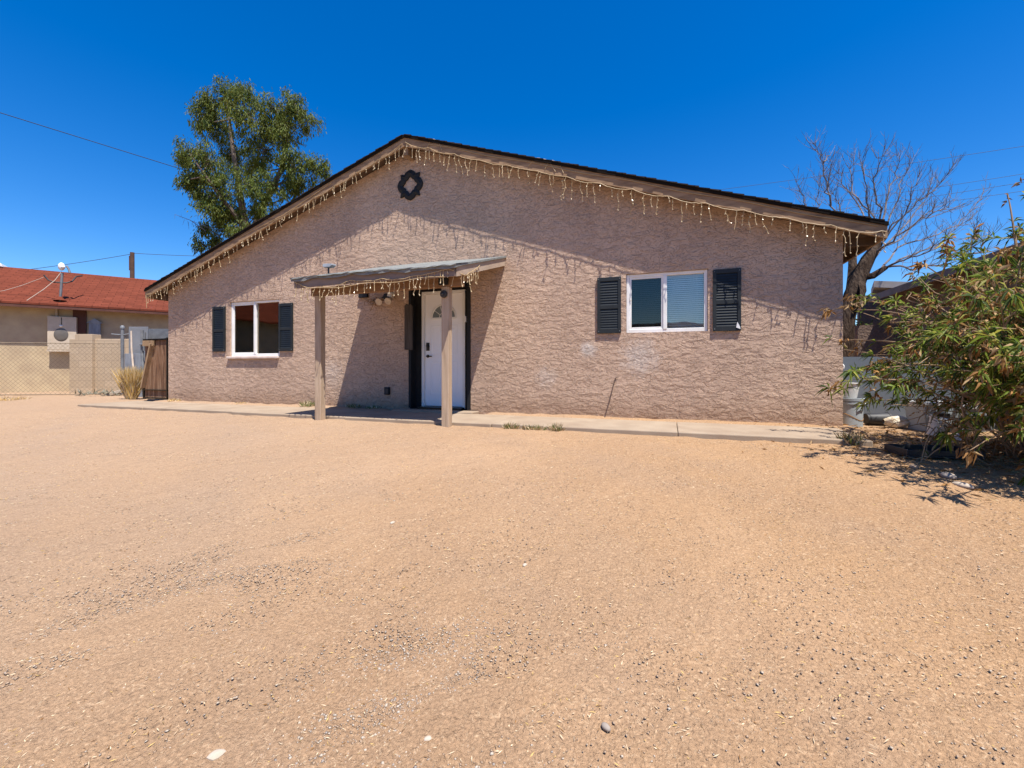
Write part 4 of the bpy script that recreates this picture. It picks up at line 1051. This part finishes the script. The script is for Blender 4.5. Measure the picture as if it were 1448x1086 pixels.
# rear block wall and small shrub between the houses
a, b = at(1213, 520, 11.0), at(1400, 520, 10.0)
m = MB(); m.prism([(a.x, a.y, -.1), (b.x, b.y, -.1), (b.x, b.y, 1.85), (a.x, a.y, 1.85)], (-.05, .19, 0)); single(m, 'block_wall', BLOCK_G, (a.x, a.y, -.1), 'dark rough block wall seen behind the grey sheet at the right', 'wall')
sb = at(1204, 520, 13); sb.z = -.05
SB = thing('shrub', sb, 'bright green shrub in the gap right of the house corner', 'shrub')
C=[];D=[];L=[];W=[];Mi=[]; m = MB()
for i in range(16):
    a = rnd.uniform(0, 6.28); e = sb+Vector((math.cos(a)*rnd.uniform(.1, .5), math.sin(a)*rnd.uniform(.1, .5), rnd.uniform(1.2, 2.2))); m.tube([sb, sb.lerp(e, .5)+Vector((0,0,.1)), e], [.02, .014, .006], 5)
    for _ in range(70):
        q_ = e+Vector((rnd.gauss(0, .2), rnd.gauss(0, .2), rnd.gauss(-.2, .3))); C.append(tuple(q_)); D.append((rnd.gauss(0,1), rnd.gauss(0,1), rnd.gauss(-.2,.6))); L.append(rnd.uniform(.07, .13)); W.append(rnd.uniform(.03, .05)); Mi.append(rnd.choice((0, 0, 2)))
m.build('stems', STEM, SB, True); leaves('foliage', C, D, L, W, np.array(Mi), [B1, B2, B3], SB)

# blue-grey sheet between house and neighbour
a = at(1192, 520, 7.05); b = at(1450, 520, 6.5)
m = MB(); 
m.prism([(2.2, 1.55, -.1), (4.9, 1.75, -.1), (4.9, 1.75, .96), (2.2, 1.55, .965)], (0, .025, 0))
gs = single(m, 'sheet_fence', PANEL_B, (2.2, 1.55, -.1), 'smooth blue-grey sheet fence between the house corner and the bush', 'fence')
m = MB(); m.box(2.95, 2.99, 1.66, 1.71, -.1, .93); m.box(3.95, 3.99, 1.73, 1.78, -.1, .93); m.build('support', PLY, gs)
m = MB(); ce = Vector((2.62, 1.52, .80)); pts = [(ce.x+.045*math.cos(t*math.pi/8), ce.y, ce.z+.045*math.sin(t*math.pi/8)) for t in range(17)]; m.tube(pts, .018, 6); single(m, 'plastic_ring', WPLAST, ce, 'small white ring hanging on the blue-grey sheet fence', 'ring', None, True)

# bins and junk
bc = Vector((2.40, .48, gz(2.4, .48)))
BN = thing('plastic_bin', bc, 'round grey plastic bin standing at the right house corner', 'bin')
m = MB(); m.lathe([(.160, 0), (.166, .36), (.182, .362), (.185, .40), (.165, .402), (.13, .05), (.10, .045)], bc, (0,0,1), 28); m.build('body', BIN, BN, True)
m = MB(); m.lathe([(.172, .315), (.178, .318), (.178, .345), (.172, .348)], bc, (0,0,1), 28); m.build('rim_band', BIN, BN, True)
m = MB(); m.tube([bc+Vector((.06, -.165, .33)), bc+Vector((.08, -.19, .31)), bc+Vector((.15, -.14, .31)), bc+Vector((.165, -.09, .33))], .009, 6); m.build('handle', WPLAST, BN, True)
m = MB(); m.tube([bc+Vector((.16*math.cos(t), .16*math.sin(t), .14+.05*math.sin(t*2))) for t in np.linspace(-2.6, .2, 12)], .007, 5); single(m, 'hose_scrap', DRY1, bc+Vector((-.1, -.1, .2)), 'short rust-brown strap draped around the grey bin', 'strap')
m = MB(); c0 = bc+Vector((.0, .02, .403))
for i in range(24):
    t = 2*math.pi*i/24
m.lathe([(.10, 0), (.125, .20), (.135, .20), (.135, .215), (.118, .215), (.095, .02)], c0, (.05, .0, 1), 20)
single(m, 'white_tub', WPLAST, c0, 'small white tub stacked on top of the grey bin', 'tub', None, True)
pc = at(1239, 598, 6.25); pc.z = gz(pc.x, pc.y)+.095
m = MB(); ax = Vector((.97, .2, .0)); m.lathe([(.075, -.14), (.078, -.135), (.095, .13), (.10, .132), (.10, .15), (.085, .152), (.07, -.1)], pc, ax, 24)
single(m, 'plant_pot', BPLAST, pc, 'black plastic plant pot lying on its side beside the grey bin', 'pot', None, True)
wc = at(1267, 601, 6.0); wc.z = gz(wc.x, wc.y)+.085
m = MB(); n1_, n2_ = 22, 14; vs = []; fs = []
for i in range(n2_+1):
    f_ = i/n2_; r = .088*math.sin(math.pi*min(max(f_, .03), .97))**.38
    for k in range(n1_):
        t = 2*math.pi*k/n1_; rr = r*(1+.10*math.sin(3*t+5*f_)+.07*math.sin(7*t+i)); vs.append((wc.x-.14+.28*f_, wc.y+rr*math.cos(t)*.95-.05*f_, max(wc.z+rr*math.sin(t)*.9, wc.z-.08)))
for i in range(n2_):
    for k in range(n1_): fs.append((i*n1_+k, i*n1_+(k+1)%n1_, (i+1)*n1_+(k+1)%n1_, (i+1)*n1_+k))
m.add(vs, fs); single(m, 'crumpled_sack', BAGM, wc, 'crumpled white and tan sack lying between the pot and the grey tote', 'sack', None, True)
def tote(c, wx, wy, h, rz, label, lid=True):
    M_ = Matrix.Translation(c) @ Matrix.Rotation(rz, 4, 'Z')
    t = thing('storage_tote', c, label, 'tote', 'grey storage totes')
    m = MB(); a, b = wx/2, wy/2
    vs = [M_@Vector((sx*a*k, sy*b*k, z)) for k, z in ((.86, 0), (1, h)) for sx, sy in ((-1,-1),(1,-1),(1,1),(-1,1))]
    m.add(vs, [(3,2,1,0),(4,5,6,7),(0,1,5,4),(1,2,6,5),(2,3,7,6),(3,0,4,7)]); m.build('body', BIN, t, False, .012)
    m = MB(); m.box(-a*1.06, a*1.06, -b*1.06, b*1.06, h-.01, h+.045, 0, M_); m.build('lid', simple('pale_lid', (.56, .55, .53), (.47, .46, .44), 5, .55), t, False, .015)
    m = MB(); m.box(-a*.45, a*.45, -b*.99-.01, -b*.93, h*.35, h*.72, 0, M_); m.build('label_recess', BPLAST, t)
tc = at(1316, 606, 5.75); tc.z = gz(tc.x, tc.y); tote(tc, .40, .34, .34, R(14), 'dark grey storage tote with a pale lid beside the crumpled sack')
tc = at(1366, 608, 5.75); tc.z = gz(tc.x, tc.y); tote(tc, .46, .34, .30, R(5), 'pale-lidded grey tote half hidden behind the bush stems')
bk = at(1322, 612, 5.2); bk.z = gz(bk.x, bk.y); b2 = thing('bucket', bk, 'tilted white bucket in front of the grey tote', 'bucket')
m = MB(); ax = Vector((.25, -.1, 1)); m.lathe([(.08, .0), (.10, .20), (.11, .20), (.11, .225), (.095, .225), (.07, .02)], bk+Vector((0,0,.02)), ax, 22); m.build('body', WPLAST, b2, True)
m = MB(); m.tube([bk+Vector((-.06, -.08, .22)), bk+Vector((.02, -.15, .16)), bk+Vector((.14, -.1, .2))], .004, 5); m.build('handle', METAL, b2, True)
fc = at(1358, 616, 5.0); fc.z = gz(fc.x, fc.y)
m = MB(); m.lathe([(.075, 0), (.07, .02), (.02, .14), (.018, .20), (.01, .20)], fc, (.15, 0, 1), 16); single(m, 'plastic_funnel', WPLAST, fc, 'white plastic funnel standing on the dirt under the bush', 'funnel', None, True)
tc = on_ground(1318, 645); M_ = Matrix.Translation(tc+Vector((0,0,.03))) @ Matrix.Rotation(R(8), 4, 'Z')
m = MB(); m.box(-.30, .30, -.17, .17, -.02, .0, 0, M_)
for a in ((-.30,-.285,-.17,.17), (.285,.30,-.17,.17), (-.285,.285,-.17,-.155), (-.285,.285,.155,.17)): m.box(*a, .0, .05, 0, M_)
single(m, 'plant_tray', BPLAST, tc, 'flat black plastic tray on the ground in the bush shade', 'tray', None, False, .006)

def stone(px, py, r, sz, mat, label, seed, group='loose stones in the yard'):
    p = on_ground(px, py); r_ = random.Random(seed); m = MB(); m.ball((0,0,0), 1, 0, (1,1,1), 10, 7)
    m.v = [((v[0]*(1+.12*math.sin(3*v[1]+seed)))*r*sz[0], v[1]*(1+.1*math.sin(4*v[0]+seed*2))*r*sz[1], v[2]*r*sz[2]) for v in m.v]
    o = m.build('stone', mat, None, True); o.location = p+Vector((0, 0, r*sz[2]*.45)); o.rotation_euler[2] = r_.uniform(0, 6); return tag(o, label, 'stone', group)
stone(306, 1069, .024, (1, .8, .35), ST1, 'flat pale round stone near the bottom left of the yard', 1)
stone(857, 1030, .017, (1, .7, .6), ST3, 'smooth grey pebble near the bottom middle of the yard', 2)
stone(742, 800, .017, (1, .7, .5), ST1, 'white chip of stone in the middle of the yard', 3)
stone(555, 740, .022, (1, .6, .4), ST1, 'pale stone in the dirt out in front of the porch', 4)
stone(605, 1046, .014, (1, .7, .5), ST1, 'tiny white stone on the gravelly patch near the bottom', 5)
stone(1340, 675, .07, (1, .6, .4), ST3, 'flat grey stone in the bush shadow, nearer the house', 6)
stone(1362, 688, .06, (1.2, .7, .35), ST1, 'flat pale stone at the edge of the bush shadow', 7)
stone(1292, 662, .045, (1, .7, .5), ST2, 'tan stone at the left end of the bush shadow', 8)
stone(432, 588, .05, (1.2, .6, .5), ST2, 'reddish stone on the walk left of the left porch post', 9)
p = at(165, 562, 12.0); p.z = gz(p.x, p.y)
m = MB(); m.bar(p+RT*-.22+Vector((0,0,.03)), p+RT*.2+Vector((0,.1,.16)), .16, .09); single(m, 'concrete_chunk', ST1, p, 'broken pale concrete slab lying at the foot of the chain link fence post', 'concrete', None, False, .01)

# ------------------------------------------------------------------ grass and weeds
def tuft(p, n, h, spread, mats, name, label, cat, group=None, lean=.35, wdt=.009, zbase=True):
    C=[];D=[];L=[];W=[];Mi=[]
    for _ in range(n):
        a = rnd.uniform(0, 6.28); r = spread*rnd.random()**.6
        C.append((p.x+r*math.cos(a), p.y+r*math.sin(a)*.7, p.z-.01)); D.append((rnd.gauss(0, lean), rnd.gauss(0, lean), 1)); L.append(h*rnd.uniform(.35, 1.1)); W.append(wdt*rnd.uniform(.7, 1.5)); Mi.append(rnd.randrange(len(mats)))
    e = leaves(name, C, D, L, W, np.array(Mi), mats, None, .4, .12); place(e, p); return tag(e, label, cat, group)
p = at(186, 568, 10.9); p.z = gz(p.x, p.y)
tuft(p, 2200, .92, .14, [STRAW, STRAW, STRAW2], 'straw_tuft', 'tall golden dry grass tuft standing left of the wooden gate', 'grass tuft', None, .16, .014)
G_ = 'weeds along the walk'
for i, (px, py, n, h, lab) in enumerate(((722, 606, 150, .13, 'leftmost of the dry weeds at the front edge of the walk'), (748, 607, 120, .10, 'low sparse weed second from the left along the right walk edge'), (762, 608, 130, .11, 'third dry weed from the left along the right walk edge'), (787, 609, 150, .14, 'tallest small green weed at the front edge of the walk, right of three others'),
                                         (1203, 629, 220, .20, 'dry grass tuft at the right end of the walk'), (1178, 626, 110, .10, 'thin dry grass left of the tuft at the walk end'))):
    tuft(on_ground(px, py), n, h, .10, [WEED, STRAW2, DRY2], 'weed', lab, 'weed', G_, .5)
for px, y, n, h, lab in ((436, -.16, 160, .16, 'green weed at the wall base behind the left porch post'), (500, -.12, 120, .12, 'shaded weed at the wall base under the porch, left of the outlet'), (527, -.12, 90, .10, 'small shaded weed at the wall base below the dried wreath'), (340, -.14, 60, .07, 'low dry weed at the wall base under the left window'), (246, -.14, 120, .10, 'yellow dry weed at the wall base beside the wooden gate')):
    d_ = FW+RT*((px-724)/FPX); Z = (y-CAM.y)/d_.y; q_ = CAM+d_*Z; q_.z = gz(q_.x, q_.y)
    tuft(q_, n, h, .16, [WEED, STRAW2, WEED] if px in (436, 500, 527) else [STRAW, STRAW2], 'weed', lab, 'weed', G_, .5)
p = at(10, 572, 10.5); p.z = gz(p.x, p.y); tuft(p, 260, .16, .45, [STRAW, STRAW2, DRY2], 'weed', 'flattened dry weeds at the far left below the fence', 'weed', G_, .8)
p = at(138, 555, 11.9); p.z = gz(p.x, p.y)
m = MB()
for i in range(60):
    o_ = p+RT*rnd.uniform(-.55, .5)+FW*rnd.uniform(-.15, .15); o_.z = gz(o_.x, o_.y)+rnd.uniform(.02, .10)
    m.tube([o_, o_+Vector((rnd.uniform(-.25, .25), rnd.uniform(-.1, .1), rnd.uniform(-.04, .12)))], [.012, .006], 4)
single(m, 'brush_pile', simple('grey_brush', (.16, .17, .13), (.24, .22, .16), 6, .9), p, 'low pile of grey-green dead brush at the foot of the block wall', 'brush pile')

# leaf and twig litter, gravel
def scatter(n, zlo, zhi, ulo, uhi, pw=1.0):
    Z = zlo+(zhi-zlo)*nr.rand(n)**pw; U = ulo+(uhi-ulo)*nr.rand(n)
    X = CAM.x+FW.x*Z+RT.x*U*Z; Y = CAM.y+FW.y*Z+RT.y*U*Z
    ok = Y < -1.5; X, Y = X[ok], Y[ok]
    return X, Y, np.array([gz(x, y) for x, y in zip(X, Y)])
def pebbles(name, X, Y, Z, smin, smax, mats, wts, label):
    n = len(X); s = smin+(smax-smin)*nr.rand(n)**3.2
    oct_ = np.array([(1,0,0),(-1,0,0),(0,1,0),(0,-1,0),(0,0,1),(0,0,-1)], float)
    jit = nr.uniform(.65, 1.3, size=(n, 6, 1)); sc3 = np.stack([np.ones(n), nr.uniform(.55, 1, n), nr.uniform(.25, .5, n)], 1)[:, None, :]
    v = oct_[None]*jit*sc3*s[:, None, None]; a = nr.uniform(0, 6.28, n); ca, sa = np.cos(a)[:, None], np.sin(a)[:, None]
    vx = v[:, :, 0]*ca-v[:, :, 1]*sa; vy = v[:, :, 0]*sa+v[:, :, 1]*ca
    V = np.stack([vx+X[:, None], vy+Y[:, None], v[:, :, 2]+Z[:, None]+(s*.2)[:, None]], 2).reshape(-1, 3)
    f = np.array([(0,2,4),(2,1,4),(1,3,4),(3,0,4),(2,0,5),(1,2,5),(3,1,5),(0,3,5)])
    F = (f[None]+(np.arange(n)*6)[:, None, None]).reshape(-1, 3)
    mi = np.repeat(nr.choice(len(mats), n, p=wts), 8)
    o = np_mesh(name, V, F, mats, mi, None, True); return tag(o, label, None, None, 'stuff')
X, Y, Z_ = scatter(60000, 1.2, 7.5, -1.5, 1.5, .9)
pebbles('gravel', X, Y, Z_, .0015, .0075, [ST2, ST1, ST3], [.62, .30, .08], 'fine gravel scattered over the dirt yard')
# coarser grey band running across the left of the yard
n = 8000; t = nr.rand(n); A_ = on_ground(-60, 960); B_ = on_ground(480, 745)
X = A_.x+(B_.x-A_.x)*t+nr.normal(size=n)*.30; Y = A_.y+(B_.y-A_.y)*t+nr.normal(size=n)*.30
A2, B2_ = on_ground(480, 1060), on_ground(640, 900); n2 = 5000; t2 = nr.rand(n2)
X = np.concatenate([X, A2.x+(B2_.x-A2.x)*t2+nr.normal(size=n2)*.20]); Y = np.concatenate([Y, A2.y+(B2_.y-A2.y)*t2+nr.normal(size=n2)*.16])
pebbles('gravel', X, Y, np.array([gz(x, y) for x, y in zip(X, Y)]), .002, .0085, [ST3, ST2, ST1], [.16, .58, .26], 'coarser grey gravel band crossing the left of the yard')
X, Y, Z_ = scatter(34000, 1.3, 8.0, -1.5, 1.5, .9); n = len(X)
a = nr.uniform(0, 6.28, n)
o = leaves('straw_litter', np.stack([X, Y, Z_+.004], 1), np.stack([np.cos(a), np.sin(a), nr.normal(size=n)*.12], 1), nr.uniform(.006, .028, n), nr.uniform(.0015, .0045, n), nr.choice(3, n, p=[.6, .25, .15]), [STRAW2, STRAW, DRY1], None)
tag(o, 'pale straw and leaf bits strewn over the dirt', None, None, 'stuff')
n = 2600; X = nr.normal(3.1, .7, n); Y = nr.normal(-1.5, .8, n); a = nr.uniform(0, 6.28, n)
o = leaves('leaf_litter', np.stack([X, Y, np.array([gz(x, y) for x, y in zip(X, Y)])+.008], 1), np.stack([np.cos(a), np.sin(a), nr.normal(size=n)*.25], 1), nr.uniform(.04, .11, n), nr.uniform(.010, .024, n), nr.choice(2, n), [DRY1, DRY2], None)
tag(o, 'dry brown leaf litter under the bush', None, None, 'stuff')

# ------------------------------------------------------------------ across the street (seen mirrored in the window panes)
HS = thing('neighbour_house', (-24, -12, -.45), 'red roofed house mirrored in the left window pane', 'house')
m = MB(); m.box(-29.5, -18.7, -20, -4.5, -.5, 3.05); m.build('wall', simple('grey_green_stucco', (.30, .31, .27), (.24, .25, .21), 3, .9), HS)
m = MB(); m.prism([(-18.2, -20.4, 3.0), (-24.1, -20.4, 5.2), (-30, -20.4, 3.0), (-30, -20.4, 2.93), (-24.1, -20.4, 5.12), (-18.2, -20.4, 2.93)], (0, 16.3, 0)); m.build('roof', SHING_R, HS)
HT = thing('neighbour_house', (4, -36, -.45), 'long low brown house mirrored in the right window pane', 'house')
m = MB(); m.box(-16, 24, -40, -32, -.5, 3.0); m.build('wall', BLOCK_G, HT)
m = MB(); m.prism([(-16.5, -31.4, 2.9), (-16.5, -36, 4.9), (-16.5, -40.6, 2.9), (-16.5, -40.6, 2.8), (-16.5, -36, 4.8), (-16.5, -31.4, 2.8)], (41, 0, 0)); m.build('roof', SHING_B, HT)

# ------------------------------------------------------------------ light, sky, camera
SD = Vector((1.28, -1.0, 3.84)).normalized()
elev = math.asin(SD.z); az = math.atan2(SD.x, SD.y)
ld = bpy.data.lights.new('sun', 'SUN'); ld.energy = 4.8; ld.angle = R(.5); ld.color = (1.0, .955, .89)
lo = bpy.data.objects.new('sun', ld); lo.rotation_euler = (-SD).to_track_quat('-Z', 'Y').to_euler(); lo.location = (0, -3, 12); link(lo)
wd = bpy.data.worlds.new('World'); scene.world = wd; wd.use_nodes = True
nt = wd.node_tree; bg = nt.nodes['Background']; sky = nt.nodes.new('ShaderNodeTexSky'); sky.sky_type = 'NISHITA'; sky.sun_disc = False
sky.sun_elevation = elev; sky.sun_rotation = az; sky.altitude = 400; sky.air_density = 1.0; sky.dust_density = .4; sky.ozone_density = 4.0
hs = nt.nodes.new('ShaderNodeHueSaturation'); hs.inputs['Saturation'].default_value = 1.42; hs.inputs['Hue'].default_value = .509; hs.inputs['Value'].default_value = 1.28
nt.links.new(sky.outputs[0], hs.inputs['Color']); nt.links.new(hs.outputs[0], bg.inputs[0]); bg.inputs[1].default_value = .082
cd = bpy.data.cameras.new('camera'); cd.sensor_fit = 'HORIZONTAL'; cd.sensor_width = 36; cd.lens = FPX/1448*36; cd.shift_y = -(543-HZ)/1448
cd.clip_start = .05; cd.clip_end = 3000
co = bpy.data.objects.new('camera', cd); co.location = CAM; co.rotation_euler = (R(90), 0, YAW); link(co); scene.camera = co
scene.view_settings.view_transform = 'Standard'; scene.view_settings.look = 'None'; scene.view_settings.exposure = 0.85; scene.view_settings.gamma = 1.0
scene.cycles.use_denoising = True
scene.cycles.max_bounces = 6; scene.cycles.transparent_max_bounces = 12
